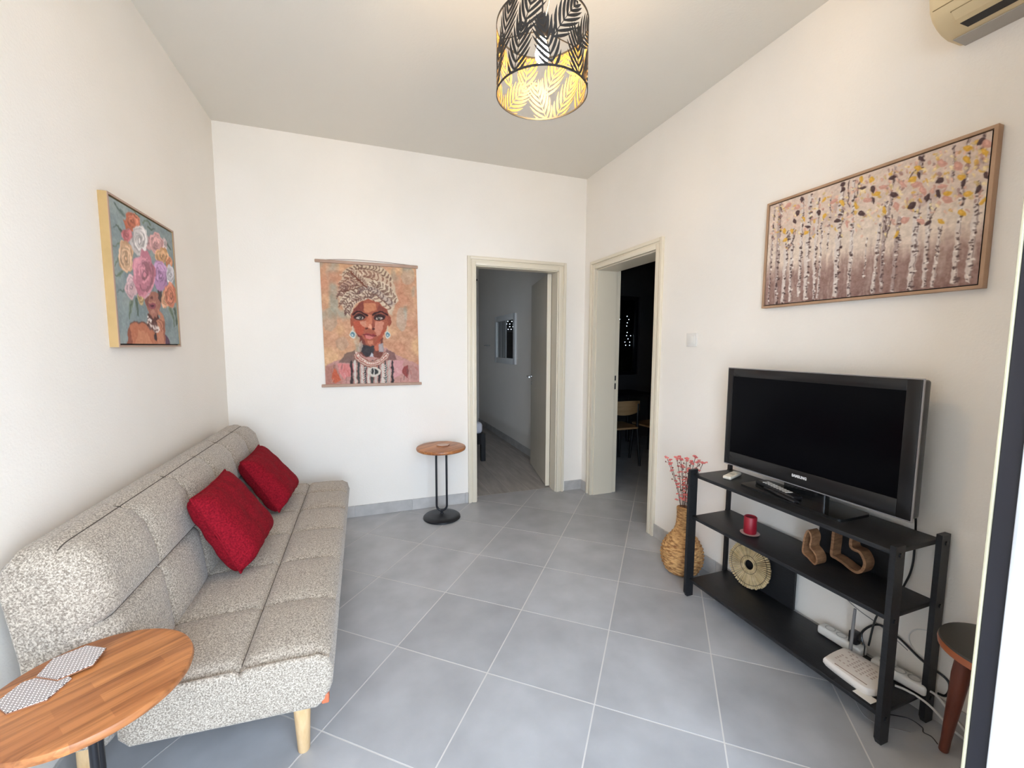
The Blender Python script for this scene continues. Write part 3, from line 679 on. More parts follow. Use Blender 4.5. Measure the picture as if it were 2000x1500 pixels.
def heart(label, pts, x0, x1, th):
    z0 = min(p[1] for p in pts); P = [Vector((p[0], p[1]-z0+Z2)) for p in pts]; n = len(P)
    out = []
    for i in range(n):
        a, b, c, d_ = P[i-1], P[i], P[(i+1) % n], P[(i+2) % n]
        for j in range(5):
            t = j/5; out.append(0.5*((2*b)+(c-a)*t+(2*a-5*b+4*c-d_)*t*t+(3*b-a-3*c+d_)*t**3))
    zz = min(p.y for p in out); out = [Vector((p.x, p.y-zz+Z2)) for p in out]
    m = len(out); ar = sum(out[i].x*out[(i+1) % m].y-out[(i+1) % m].x*out[i].y for i in range(m)); inn = []
    for i in range(m):
        t = (out[(i+2) % m]-out[i-2]).normalized(); nn = Vector((-t.y, t.x))*(1 if ar > 0 else -1); inn.append(out[i]+nn*th)
    vs = [(x, p.x, p.y) for x in (x0, x1) for L_ in (out, inn) for p in L_]
    fs = []
    for i in range(m):
        j = (i+1) % m; fs += [(i, j, m+j, m+i), (2*m+i, 3*m+i, 3*m+j, 2*m+j), (i, 2*m+i, 2*m+j, j), (m+i, m+j, 3*m+j, 3*m+i)]
    c = (x0, sum(p.x for p in out)/m, Z2)
    tag(MB().add(vs, fs).build('wooden_heart', WOODH, None, smooth=True, base=c), label, 'ornament', 'open wooden hearts on the middle shelf')
heart('smaller open wooden heart ornament on the middle shelf', [(1.176, .598), (1.161, .588), (1.155, .565), (1.158, .532), (1.143, .519), (1.13, .501), (1.127, .478), (1.135, .463), (1.148, .465), (1.17, .478), (1.192, .491), (1.193, .529), (1.188, .57)], 1.758, 1.812, .007)
heart('larger open wooden heart ornament in front of the black back panel', [(1.135, .591), (1.136, .541), (1.136, .482), (1.111, .474), (1.087, .468), (1.058, .457), (1.032, .455), (1.012, .473), (1.003, .505), (1.01, .531), (1.028, .552), (1.056, .556), (1.058, .597), (1.071, .635), (1.099, .644), (1.125, .622)], 1.848, 1.900, .011)

# ------------------------------------------------------------------ bottom shelf
STRAW = mat('dry_straw', (.50, .36, .18), .8, col2=(.66, .50, .28), scale=8, stretch=(4, 4, 4), rnd=.18)
dc, dn = Vector((1.884, 1.545, 0)), Vector((-.985, -.06, .16)).normalized(); Rd = .119
uu = Vector((0, 1, 0)); uu = (uu-dn*uu.dot(dn)).normalized(); vv = dn.cross(uu)
if vv.z < 0: vv = -vv
dc.z = Z3+Rd*vv.z+.004
ds = thing('woven_disc', 'round straw disc ornament with a dark centre hole on the bottom shelf', 'ornament', (dc.x, dc.y, Z3))
ns = 60
def D3(r_, a, o): return dc+(uu*math.cos(a)+vv*math.sin(a))*r_+dn*o
rng = random.Random(4)
for k in range(ns):
    a = 2*math.pi*k/ns; h = math.pi/ns*.80; r1 = Rd-rng.random()*.004; o = rng.uniform(-.001, .001)
    vs = [D3(.024, a-h*1.0, -.003+o), D3(.024, a+h, -.003+o), D3(r1, a+h, -.003+o), D3(r1, a-h, -.003+o),
          D3(.024, a-h*.6, .003+o), D3(.024, a+h*.6, .003+o), D3(r1, a+h*.55, .004+o), D3(r1, a-h*.55, .004+o)]
    MB().add(vs, [(0, 1, 2, 3), (4, 7, 6, 5), (0, 4, 5, 1), (1, 5, 6, 2), (2, 6, 7, 3), (3, 7, 4, 0)]).build('straw', STRAW, ds)
for rr, w in ((.030, .0022), (.100, .0012), (.045, .001)):
    MB().tube([D3(rr, 2*math.pi*k/60, .0042) for k in range(60)], w, 6, closed=True).build('stitching', mat('dark_thread', (.05, .035, .025), .9) if w < .002 else STRAW, ds)

rou = thing('router', 'white wireless router with two antennas on the bottom shelf', 'router', (1.765, .955, Z3))
RP = [(1.695, 1.025), (1.715, 1.043), (1.81, 1.048), (1.838, 1.035), (1.845, .93), (1.835, .885), (1.80, .868), (1.73, .862), (1.700, .872), (1.684, .90)]
RO = []
for i in range(len(RP)):
    a, b, c, d_ = [Vector(RP[(i+k) % len(RP)]) for k in (-1, 0, 1, 2)]
    for j in range(4):
        t = j/4; RO.append(0.5*((2*b)+(c-a)*t+(2*a-5*b+4*c-d_)*t*t+(3*b-a-3*c+d_)*t**3))
cen = Vector((1.765, .955)); mb = MB(); n = len(RO); vs = []
for k, z in ((.93, Z3), (1.0, Z3+.010), (1.0, Z3+.022), (.96, Z3+.030), (.85, Z3+.034)):
    vs += [((cen+(p-cen)*k).x, (cen+(p-cen)*k).y, z+(.006*((p.x-1.68)/.16) if z > Z3+.015 else 0)) for p in RO]
mb.add(vs, [(k*n+j, k*n+(j+1) % n, (k+1)*n+(j+1) % n, (k+1)*n+j) for k in range(4) for j in range(n)]+[tuple(range(n)), tuple(range(4*n, 5*n))])
mb.build('case', mat('router_white', (.78, .72, .66), .45), rou, smooth=True)
mb = MB()
rng = random.Random(2)
for i in range(7):
    for j in range(9):
        x, y = 1.732+i*.013, .90+j*.0145
        if rng.random() < .8: mb.box(x-.002, x+.004, y-.0035, y+.0035, Z3+.0345+.006*((x-1.68)/.16)-.0005, Z3+.0355+.006*((x-1.68)/.16))
o = mb.build('vent_slots', mat('vent_pink', (.52, .43, .38), .6), rou); o['kind'] = 'stuff'
MB().box(1.700, 1.7025, .89, 1.00, Z3+.030, Z3+.0355).build('front_groove', mat('groove', (.25, .16, .12), .6), rou)
GREYP = mat('grey_plastic', (.22, .21, .21), .5)
for p0, p1 in (((1.842, 1.030, Z3+.02), (1.848, 1.028, .312)), ((1.846, .905, Z3+.02), (1.85, .925, .308))):
    MB().tube([p0, ((p0[0]+p1[0])/2, (p0[1]+p1[1])/2, (p0[2]+p1[2])/2), p1], [.0062, .006, .005], 10).build('antenna', GREYP, rou, smooth=True)
tag(MB().box(1.686-.020, 1.686+.020, .884-.030, .884+.030, Z3, Z3+.0012, rot=ROTZ(-2)).build('paper_card', mat('paper', (.78, .74, .68), .7), None, base=(1.686, .884, Z3)), 'small white card on the front edge of the bottom shelf', 'card')
def power_strip(label, c, L, a, z, sockets):
    t = thing('power_strip', label, 'power strip', (c[0], c[1], z), 'white power strips'); Rm = ROTZ(a)
    MB().box(c[0]-.026, c[0]+.026, c[1]-L/2, c[1]+L/2, z, z+.038, .010, 3, rot=Rm).build('case', WHITEP, t, smooth=True)
    for k in range(sockets):
        q = Rm @ Vector((0, -L/2+.04+k*(L-.08)/max(1, sockets-1), 0)); MB().lathe([(.019, 0), (.0195, .0015), (.0155, .0015), (.015, -.001)], (c[0]+q.x, c[1]+q.y, z+.0375), 20).build('socket', mat('socket_grey', (.5, .48, .45), .5), t, smooth=True)
power_strip('white power strip at the near end of the bottom shelf', (1.893, .890), .165, 8, Z3, 3)
power_strip('white power strip against the wall behind the router', (1.893, 1.095), .17, 0, Z3, 3)
pg = thing('power_plug', 'black plug adapter in the rear power strip', 'plug', (1.893, 1.05, Z3+.0392))
MB().box(1.876, 1.910, 1.03, 1.062, Z3+.0392, Z3+.09, .005).build('body', BLACKP, pg, smooth=True)
MB().tube(smooth_path([(1.893, 1.046, Z3+.062), (1.872, 1.0, Z3+.07), (1.860, .99, Z3+.03), (1.862, .97, Z3+.004), (1.868, .93, Z3+.004)]), .0022, 6).build('lead', BLACKP, pg, smooth=True)
pg = thing('power_plug', 'white plug in the near power strip', 'plug', (1.889, .925, Z3+.0392))
MB().box(1.872, 1.908, .905, .940, Z3+.0392, Z3+.066, .006).build('body', WHITEP, pg, smooth=True)
def cable(label, pts, r, M, name='cable', base=None):
    p = smooth_path(pts); tag(MB().tube(p, r, 8).build(name, M, None, smooth=True, base=pts[0]), label, 'cable')
CW = mat('white_cable', (.70, .68, .64), .5); CG = mat('grey_cable', (.30, .29, .28), .6)
cable('black television cable hanging between the stand posts', [(1.86, .92, .85), (1.925, .905, .76), (1.943, .904, .60), (1.943, .908, .52), (1.943, .925, .45), (1.943, .96, .33), (1.938, 1.0, .28), (1.92, 1.01, Z3+.045)], .0035, BLACKP)
cable('thick black cable looping behind the near rear post', [(1.925, 1.03, Z3+.03), (1.936, 1.045, .18), (1.942, .995, .245), (1.946, .93, .235), (1.947, .855, .197), (1.949, .785, .178), (1.949, .772, .15), (1.948, .780, .115), (1.945, .80, .108)], .0042, BLACKP)
cable('white power cable running from the shelf to the floor', [(1.84, .875, Z3+.004), (1.855, .84, Z3+.004), (1.885, .795, .085), (1.915, .74, .03), (1.935, .68, .004), (1.935, .60, .004)], .0042, CW)
cable('second white cable from the end of the power strip', [(1.905, .81, Z3+.02), (1.922, .79, .11), (1.938, .74, .055), (1.944, .68, .008), (1.944, .60, .006)], .0042, CW)
cable('thin grey wire pinned along the wall above the router', [(1.945, 1.19, .33), (1.953, 1.145, .29), (1.953, 1.08, .258), (1.953, .99, .237), (1.953, .90, .20)], .0016, CG)
cable('pale cable loop on the wall behind the rear post', [(1.953, .84, .32), (1.952, .88, .30), (1.952, .90, .26), (1.952, .885, .22), (1.953, .85, .21), (1.953, .83, .25)], .0022, CW)
cable('thin dark wire on the floor under the stand', [(1.80, .88, .0018), (1.86, .84, .0018), (1.865, .80, .0018), (1.845, .785, .0018), (1.85, .765, .0018), (1.835, .742, .0018)], .0016, BLACKP)
cable('thin clear wire looping below the bottom shelf', [(1.76, .97, Z3-.02), (1.745, .95, .03), (1.74, .93, .0018), (1.72, .89, .0018), (1.74, .85, .0018), (1.80, .80, .0018)], .0014, CG)

# ================================================================== STOOL
STW = mat('red_brown_wood', (.115, .026, .013), .4, col2=(.16, .04, .02), scale=7, stretch=(6, 6, 1))
sl = thing('stool', 'small stool with black seat and red brown tapered legs in the corner', 'stool', (1.785, .585, 0))
SCX, SCY, SR = 1.797, .598, .146
MB().lathe([(SR-.012, .418), (SR-.002, .424), (SR, .436), (SR-.002, .446)], (SCX, SCY, 0), 48).build('seat_rim', mat('orange_wood', (.36, .10, .035), .35), sl, smooth=True)
MB().lathe([(SR-.002, .446), (SR-.004, .452), (SR-.03, .458), (.01, .460)], (SCX, SCY, 0), 48).build('seat_pad', mat('charcoal_seat', (.045, .042, .038), .5), sl, smooth=True)
for fx, fy, tx, ty in ((1.824, .722, 1.803, .682), (1.70, .47, 1.73, .50), (1.90, .47, 1.86, .50)):
    n = 14; vs = []
    for r, z in ((.011, 0), (.013, .004), (.013, .05), (.023, .30), (.020, .425)):
        t = z/.425; vs += [(fx+(tx-fx)*t+r*math.cos(2*math.pi*j/n), fy+(ty-fy)*t+r*math.sin(2*math.pi*j/n), z) for j in range(n)]
    MB().add(vs, [(k*n+j, k*n+(j+1) % n, (k+1)*n+(j+1) % n, (k+1)*n+j) for k in range(4) for j in range(n)]+[tuple(range(n)), tuple(range(4*n, 5*n))]).build('leg', STW, sl, smooth=True)

# ================================================================== WICKER VASE AND DRIED FLOWERS
VC = (1.800, 1.935); vs_ = thing('wicker_vase', 'bulbous woven wicker vase on the floor beside the stand', 'vase', (*VC, 0))
ctrl = [(.070, 0), (.096, .020), (.117, .070), (.122, .110), (.116, .155), (.095, .200), (.068, .235), (.049, .265), (.040, .30), (.037, .35), (.038, .40)]
def rz(z):
    for (r0, z0), (r1, z1) in zip(ctrl, ctrl[1:]):
        if z <= z1: t = (z-z0)/(z1-z0); t = t*t*(3-2*t)*.35+t*.65; return r0+(r1-r0)*t
    return ctrl[-1][0]
rows = 38; NZ = rows*5; prof = [(rz(.40*k/NZ), .40*k/NZ) for k in range(NZ+1)]
rw = [random.Random(i).random()*6.28 for i in range(rows+1)]
def weave(a, k):
    row = k//5; w = math.sin(math.pi*(k % 5+.5)/5); z = .40*k/NZ
    amp = min(.0055, .04*rz(z)+.0008)
    return amp*w*(.35+.65*math.cos(13*a+math.pi*(row % 2)+.25*math.sin(3*a+rw[row]))) - amp*.5*(1-w)
WICK = mat('woven_hyacinth', (.22, .085, .022), .75, col2=(.60, .34, .13), scale=34, detail=5, stretch=(1, 1, 3.2), ramp=(.34, .62), bump=.35, bscale=120)
MB().lathe(prof, (*VC, 0), 130, dr=weave).build('body', WICK, vs_, smooth='all')
MB().lathe([(.034, .398), (.040, .402), (.041, .392), (.034, .388)], (*VC, 0), 40).build('rim', WICK, vs_, smooth=True)
STEM = mat('dry_stem', (.075, .03, .022), .8); PET = mat('pink_blossom', (.62, .12, .12), .7, col2=(.78, .26, .22), scale=60, rnd=.2); BUD = mat('dark_bud', (.16, .045, .035), .8)
tips = [(-.115, .055, .685), (-.09, .02, .66), (-.055, .035, .695), (-.03, -.01, .70), (.005, .02, .70), (.03, -.02, .685), (.055, .01, .72), (.075, -.04, .70), (.10, -.075, .70), (-.02, .05, .65), (.02, -.05, .64)]
rng = random.Random(9)
for (dx, dy, z) in tips:
    # spread runs across the view: along (cos, -sin)
    ex, ey = dx*.62+dy*.4, -dx*.72+dy*.4
    ex = min(ex, .135)
    root = thing('flower_sprig', 'dried stem with small pink blossoms standing in the wicker vase', 'dried flower', (VC[0], VC[1], .39), 'dried pink flower sprigs in the wicker vase')
    p0 = Vector((VC[0]+ex*.10, VC[1]+ey*.10, .36)); p1 = Vector((VC[0]+ex, VC[1]+ey, z))
    mid = p0.lerp(p1, .5)-Vector((ex*.12, ey*.12, 0)); path = smooth_path([p0, mid, p1], 7)
    mb = MB().tube(path, .0016, 5); bl = []
    for k in range(11):
        t = .28+.07*k; q = path[min(int(t*len(path)), len(path)-1)]
        d = Vector((rng.uniform(-1, 1), rng.uniform(-1, 1), rng.uniform(.2, .9))).normalized()*rng.uniform(.010, .024)
        mb.tube([q, q+d], .0009, 4); bl.append(q+d)
    bl.append(p1)
    mb.build('stem', STEM, root)
    for i, q in enumerate(bl):
        if i % 3 == 2 and i < len(bl)-1: MB().ball(q, .0040, 1, sc=(1, 1, 1.4)).build('bud', BUD, root)
        else:
            mb = MB(); R_ = rng.uniform(.0065, .0098)*(1.25 if i == len(bl)-1 else 1)
            for k in range(5):
                a = 2*math.pi*k/5+i; mb.ball(q+Vector((math.cos(a)*R_*.7, math.sin(a)*R_*.7, rng.uniform(-.002, .002))), R_*.62, 1, sc=(1, 1, .7))
            mb.build('blossom', PET, root)

# ================================================================== BEDROOM
bed = thing('bed', 'bed with white sheet and black frame seen through the doorway', 'bed', (.38, 5.6, 0))
MB().box(-.62, 1.352, 4.68, 6.66, .205, .325, .006).build('frame', BLACKW, bed, smooth=True)
mb = MB().box(-.60, 1.328, 4.70, 6.64, .325, .465, .045, 4); mb.build('mattress', mat('white_sheet', (.72, .72, .80), .8, bump=.2, bscale=12), bed, smooth=True)
for x, y in ((1.325, 4.705), (-.595, 4.705), (1.325, 6.63), (-.595, 6.63)):
    MB().box(x-.027, x+.027, y-.027, y+.027, 0, .335, .003).build('leg', BLACKW, bed)
mr = thing('wall_mirror', 'white framed mirror on the bedroom wall reflecting the shutter', 'mirror', (BX1, 5.63, 1.13))
mb = MB(); ringbox(mb, BX1-.028, BX1, 5.185, 6.075, 1.12, 1.805, 5.265, 5.995, 1.20, 1.725, .006); mb.build('mirror_frame', mat('white_frame', (.72, .72, .70), .5, bump=.3, bscale=25), mr, smooth=True)
MB().box(BX1-.014, BX1-.010, 5.26, 6.0, 1.195, 1.73).build('mirror_glass', mat('mirror_silver', (.86, .88, .88), .02, 1.0), mr)
tag(MB().tube([(BX1, 6.42, 1.375), (BX1-.07, 6.42, 1.375)], .008, 10).tube([(BX1-.065, 6.30, 1.375), (BX1-.065, 6.52, 1.375)], .009, 10).build('wall_hook', CHROME, None, smooth=True, base=(BX1, 6.42, 1.375)), 'small metal hook on the bedroom wall left of the mirror', 'hook')
ct = thing('curtain', 'grey curtain at the bedroom window', 'curtain', (1.64, 6.98, .02))
pts = [(1.44+.0035*i, 7.0+.028*math.sin(i*.42)) for i in range(118)]
vs = [(x, y, z) for z in (.03, 1.2, 2.47) for x, y in pts]; n = len(pts)
MB().add(vs, [(k*n+i, k*n+i+1, (k+1)*n+i+1, (k+1)*n+i) for k in range(2) for i in range(n-1)]).build('cloth', mat('grey_linen', (.50, .50, .50), .9), ct, smooth='all', fix=False)
MB().tube([(0.0, 7.0, 2.49), (1.88, 7.0, 2.49)], .013, 12).build('rod', BLACKM, ct, smooth=True)
for xx in (.1, 1.86): MB().box(xx-.01, xx+.01, 7.0, BY1, 2.48, 2.50).build('bracket', BLACKM, ct)

# ================================================================== DINING ROOM (unlit)
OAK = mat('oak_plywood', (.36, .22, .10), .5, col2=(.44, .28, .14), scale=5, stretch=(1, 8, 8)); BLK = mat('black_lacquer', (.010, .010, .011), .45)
def chair(label, c, rot):
    t = thing('dining_chair', label, 'chair', (c[0], c[1], 0), 'dining chairs in the dark room')
    R_ = Matrix.Rotation(rot, 3, 'Z'); Q = lambda x, y, z: tuple(Vector((c[0], c[1], 0))+R_ @ Vector((x, y, z)))
    # backrest: curved plywood, back of the chair towards -y
    n = 14; vs = []
    for th in (0, .012):
        for z in (.60, .76):
            for i in range(n+1):
                a = -1+2*i/n; zz = z+(.035*a*a if z < .7 else -.012*a*a)
                vs.append(Q(.225*a, -.215+.055*a*a+th, zz))
    m = n+1; fs = []
    for i in range(n): fs += [(i, i+1, m+i+1, m+i), (2*m+i, 3*m+i, 3*m+i+1, 2*m+i+1), (i, 2*m+i, 2*m+i+1, i+1), (m+i, m+i+1, 3*m+i+1, 3*m+i)]
    fs += [(0, m, 3*m, 2*m), (n, 2*m+n, 3*m+n, m+n)]
    MB().add(vs, fs).build('backrest', OAK, t, smooth=True)
    P = rounded(-.22, .22, -.20, .21, .07)
    MB().prism([Q(x, y, 0)[:2] for x, y in P], .435, .455).build('seat', OAK, t, smooth=True)
    for x, y in ((-.19, -.17), (.19, -.17), (-.19, .17), (.19, .17)):
        top = .72 if y < 0 else .436
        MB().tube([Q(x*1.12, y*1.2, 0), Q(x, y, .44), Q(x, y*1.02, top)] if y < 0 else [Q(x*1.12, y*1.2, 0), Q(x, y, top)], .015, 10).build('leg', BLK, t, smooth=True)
    return t
chair('dark dining chair with curved oak backrest, nearest the dark doorway', (2.755, 4.11), 0.0)
chair('black dining chair further back in the dark room', (3.30, 4.06), .12)
tb_ = thing('dining_table', 'dark dining table in the unlit room', 'table', (3.05, 4.75, 0))
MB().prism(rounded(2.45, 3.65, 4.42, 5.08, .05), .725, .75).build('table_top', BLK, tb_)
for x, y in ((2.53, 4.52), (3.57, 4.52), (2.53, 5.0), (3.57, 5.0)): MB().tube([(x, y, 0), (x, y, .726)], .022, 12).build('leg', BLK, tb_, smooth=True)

# ================================================================== WALL ART (flat prints painted as per-vertex pigment)
def homog(src):
    dst = [(0, 0), (1, 0), (1, 1), (0, 1)]; A = []; B = []
    for (x, y), (u, v) in zip(src, dst):
        A += [[x, y, 1, 0, 0, 0, -u*x, -u*y], [0, 0, 0, x, y, 1, -v*x, -v*y]]; B += [u, v]
    return np.append(np.linalg.solve(np.array(A, float), np.array(B, float)), 1).reshape(3, 3)
class Canvas:
    def __init__(s, w, h, src, seed=0):
        s.w, s.h = w, h; s.a = np.zeros((h, w, 3)); s.H = homog(src); s.rs = np.random.RandomState(seed)
        s.X, s.Y = np.meshgrid(np.arange(w)+.5, np.arange(h)+.5)
        s.sc = math.hypot(src[1][0]-src[0][0], src[1][1]-src[0][1])/w
    def m(s, pts):
        p = np.c_[np.array(pts, float), np.ones(len(pts))] @ s.H.T
        return p[:, :2]/p[:, 2:]*[s.w, s.h]
    def noise(s, nx, ny, oct_=3):
        o = np.zeros((s.h, s.w)); amp = 1; tot = 0
        for k in range(oct_):
            gx, gy = nx*2**k+2, ny*2**k+2; G = s.rs.rand(gy, gx)
            fx = np.linspace(0, gx-1.001, s.w); fy = np.linspace(0, gy-1.001, s.h); ix, iy = fx.astype(int), fy.astype(int)
            tx, ty = fx-ix, (fy-iy)[:, None]; tx = tx*tx*(3-2*tx); ty = ty*ty*(3-2*ty)
            o += amp*((G[iy][:, ix]*(1-tx)+G[iy][:, ix+1]*tx)*(1-ty)+(G[iy+1][:, ix]*(1-tx)+G[iy+1][:, ix+1]*tx)*ty); tot += amp; amp *= .55
        return o/tot
    def blend(s, mask, col, al=1.0):
        k = (mask*al)[..., None]; s.a = s.a*(1-k)+np.array(col, float)*k
    def poly(s, pts, col, al=1.0, raw=False):
        P = np.array(pts, float) if raw else s.m(pts)
        x0, y0 = np.maximum(np.floor(P.min(0)).astype(int)-1, 0); x1, y1 = np.ceil(P.max(0)).astype(int)+2
        x1, y1 = min(x1, s.w), min(y1, s.h)
        if x1 <= x0 or y1 <= y0: return
        cov = np.zeros((y1-y0, x1-x0))
        for ox, oy in ((-.25, -.25), (.25, -.25), (-.25, .25), (.25, .25)):
            X = s.X[y0:y1, x0:x1]+ox; Y = s.Y[y0:y1, x0:x1]+oy; ins = np.zeros(X.shape, bool)
            for i in range(len(P)):
                (xa, ya), (xb, yb) = P[i], P[i-1]
                if ya == yb: continue
                ins ^= ((ya > Y) != (yb > Y)) & (X < (xb-xa)*(Y-ya)/(yb-ya)+xa)
            cov += ins*.25
        k = (cov*al)[..., None]; s.a[y0:y1, x0:x1] = s.a[y0:y1, x0:x1]*(1-k)+np.array(col, float)*k
    def ell(s, cx, cy, rx, ry, col, al=1.0, rot=0, n=22, a0=0, a1=360):
        c, d = math.cos(rot), math.sin(rot)
        s.poly([(cx+rx*math.cos(t)*c-ry*math.sin(t)*d, cy+rx*math.cos(t)*d+ry*math.sin(t)*c) for t in np.radians(np.linspace(a0, a1, n))], col, al)
    def line(s, pts, w, col, al=1.0, taper=False):
        P = [Vector(p) for p in smooth_path([(*p, 0) for p in pts], 5)] if len(pts) > 2 else [Vector((*p, 0)) for p in pts]
        L_, R_ = [], []
        for i, p in enumerate(P):
            t = (P[min(i+1, len(P)-1)]-P[max(i-1, 0)]).normalized(); n_ = Vector((-t.y, t.x, 0))*w/2*((1-.8*i/len(P)) if taper else 1)
            L_.append((p+n_)[:2]); R_.append((p-n_)[:2])
        s.poly(L_+R_[::-1], col, al)
    def finish(s, amp=2.2, blur=.5, lift=1.0, sat=1.0):
        dx, dy = (s.noise(s.w//9, s.h//9, 2)-.5)*2*amp*2, (s.noise(s.w//9, s.h//9, 2)-.5)*2*amp*2
        xi = np.clip(s.X-.5+dx, 0, s.w-1.001); yi = np.clip(s.Y-.5+dy, 0, s.h-1.001); ix, iy = xi.astype(int), yi.astype(int); fx, fy = (xi-ix)[..., None], (yi-iy)[..., None]
        a = s.a; s.a = (a[iy, ix]*(1-fx)+a[iy, np.minimum(ix+1, s.w-1)]*fx)*(1-fy)+(a[np.minimum(iy+1, s.h-1), ix]*(1-fx)+a[np.minimum(iy+1, s.h-1), np.minimum(ix+1, s.w-1)]*fx)*fy
        p = np.pad(s.a, ((1, 1), (1, 1), (0, 0)), 'edge'); b = (p[:-2, 1:-1]+p[2:, 1:-1]+p[1:-1, :-2]+p[1:-1, 2:])/4
        s.a = s.a*(1-blur)+b*blur; g_ = s.a.mean(-1, keepdims=True); s.a = np.clip(g_+(s.a-g_)*sat, 0, 255); s.a = 255*(s.a/255)**(1/lift)
        s.a += (s.noise(s.w//3, s.h//3, 1)[..., None]-.5)*14
    def mesh(s, name, parent, O, U, V, M):
        """O top-left corner, U across, V down (world vectors)"""
        w, h = s.w, s.h; loc = np.array(ROOT[parent])
        iu, iv = np.meshgrid(np.linspace(0, 1, w), np.linspace(0, 1, h))
        co = np.array(O)[None, None]+iu[..., None]*np.array(U)+iv[..., None]*np.array(V)-loc
        idx = np.arange(w*h).reshape(h, w); f = np.stack([idx[:-1, :-1], idx[1:, :-1], idx[1:, 1:], idx[:-1, 1:]], -1).reshape(-1, 4)
        me = bpy.data.meshes.new(name); me.vertices.add(w*h); me.vertices.foreach_set('co', co.astype('f').ravel())
        me.loops.add(f.size); me.loops.foreach_set('vertex_index', f.astype('i').ravel())
        me.polygons.add(len(f)); me.polygons.foreach_set('loop_start', np.arange(0, f.size, 4, dtype='i'))
        me.update(calc_edges=True)
        at = me.color_attributes.new('pigment', 'FLOAT_COLOR', 'POINT')
        c = np.clip(s.a/255.0, 0, 1); lin = np.where(c <= .04045, c/12.92, ((c+.055)/1.055)**2.4)
        at.data.foreach_set('color', np.concatenate([lin, np.ones((h, w, 1))], -1).astype('f').ravel())
        me.materials.append(M); o = bpy.data.objects.new(name, me); COL.objects.link(o); o.parent = parent
        return o
PIG = bpy.data.materials.new('printed_canvas'); PIG.use_nodes = True
_n = PIG.node_tree.nodes; _at = _n.new('ShaderNodeAttribute'); _at.attribute_name = 'pigment'
_b = _n['Principled BSDF']; _b.inputs['Roughness'].default_value = .65; _b.inputs['Specular IOR Level'].default_value = .25
_gm = _n.new('ShaderNodeGamma'); _gm.inputs['Gamma'].default_value = 1.0
PIG.node_tree.links.new(_at.outputs['Color'], _gm.inputs[0]); PIG.node_tree.links.new(_gm.outputs[0], _b.inputs['Base Color'])
_tc = _n.new('ShaderNodeTexCoord'); _nz = _n.new('ShaderNodeTexNoise'); _nz.inputs['Scale'].default_value = 700
_bp = _n.new('ShaderNodeBump'); _bp.inputs['Strength'].default_value = .15; _bp.inputs['Distance'].default_value = .001
for a_, b_ in ((_tc.outputs['Object'], _nz.inputs['Vector']), (_nz.outputs['Fac'], _bp.inputs['Height']), (_bp.outputs[0], _b.inputs['Normal'])): PIG.node_tree.links.new(a_, b_)
BLKF = mat('black_float_gap', (.012, .009, .008), .6)

# ---------- hanging scroll with turbaned portrait
cv = Canvas(250, 318, [(200, 212), (1078, 250), (1108, 1322), (250, 1345)], 3)
n1, n2, n3 = cv.noise(4, 5), cv.noise(7, 4), cv.noise(30, 40, 2)
cv.a[:] = (200, 152, 120)
cv.blend(np.clip((n1-.5)*5, 0, 1), (214, 170, 128)); cv.blend(np.clip((n2-.56)*6, 0, 1), (158, 158, 142), .75); cv.blend(np.clip((.42-n1)*5, 0, 1), (196, 138, 108), .8)
cv.ell(290, 740, 70, 110, (150, 152, 138), .35); cv.ell(945, 730, 50, 110, (178, 170, 155), .5); cv.ell(400, 960, 60, 60, (165, 150, 132), .35); cv.ell(1000, 330, 60, 80, (175, 165, 145), .4)
cv.a += (n3[..., None]-.5)*22
# shoulders and dress
cv.poly([(250, 1165), (330, 1125), (430, 1095), (520, 1040), (800, 1000), (880, 1050), (980, 1095), (1100, 1150), (1112, 1350), (240, 1350)], (188, 140, 130))
for p, c in (([(360, 1140), (520, 1150), (500, 1240), (420, 1290), (370, 1220)], (214, 130, 126)), ([(250, 1170), (340, 1150), (390, 1330), (250, 1340)], (172, 120, 105)), ([(820, 1120), (960, 1110), (950, 1230), (860, 1290)], (206, 150, 150)),
             ([(330, 1180), (385, 1300), (340, 1330), (300, 1290)], (196, 92, 60)), ([(955, 1170), (1000, 1150), (1010, 1290), (950, 1230)], (140, 62, 58)), ([(1010, 1150), (1090, 1180), (1095, 1300), (1020, 1280)], (176, 130, 120)), ([(440, 1040), (520, 1020), (545, 1140), (370, 1135)], (120, 95, 85)), ([(800, 1010), (880, 1050), (900, 1110), (810, 1110)], (125, 90, 85))):
    cv.poly(p, c, .85)
for k in range(60):
    x, y = 260+cv.rs.rand()*830, 1130+cv.rs.rand()*200; cv.line([(x, y), (x+cv.rs.randn()*12, y+30+cv.rs.rand()*30)], 7, [(120, 80, 75), (215, 190, 180), (190, 95, 80), (90, 85, 80)][k % 4], .45)
for i, x in enumerate(range(478, 870, 31)):
    cv.poly([(x, 1110+abs(x-670)*.05), (x+17, 1110), (x+20, 1345), (x-2, 1345)], [(52, 46, 46), (205, 200, 188), (60, 66, 62), (190, 180, 168)][i % 4], .9)
for x in (595, 790):
    for k in range(9): cv.line([(x-18, 1150+k*20), (x, 1164+k*20), (x+18, 1150+k*20)], 6, (225, 220, 210), .95)
cv.ell(690, 1215, 55, 48, (205, 195, 180)); cv.ell(690, 1215, 36, 30, (60, 60, 58)); cv.line([(690, 1170), (690, 1262)], 9, (220, 212, 200)); cv.line([(660, 1180), (660, 1250)], 7, (200, 190, 178))
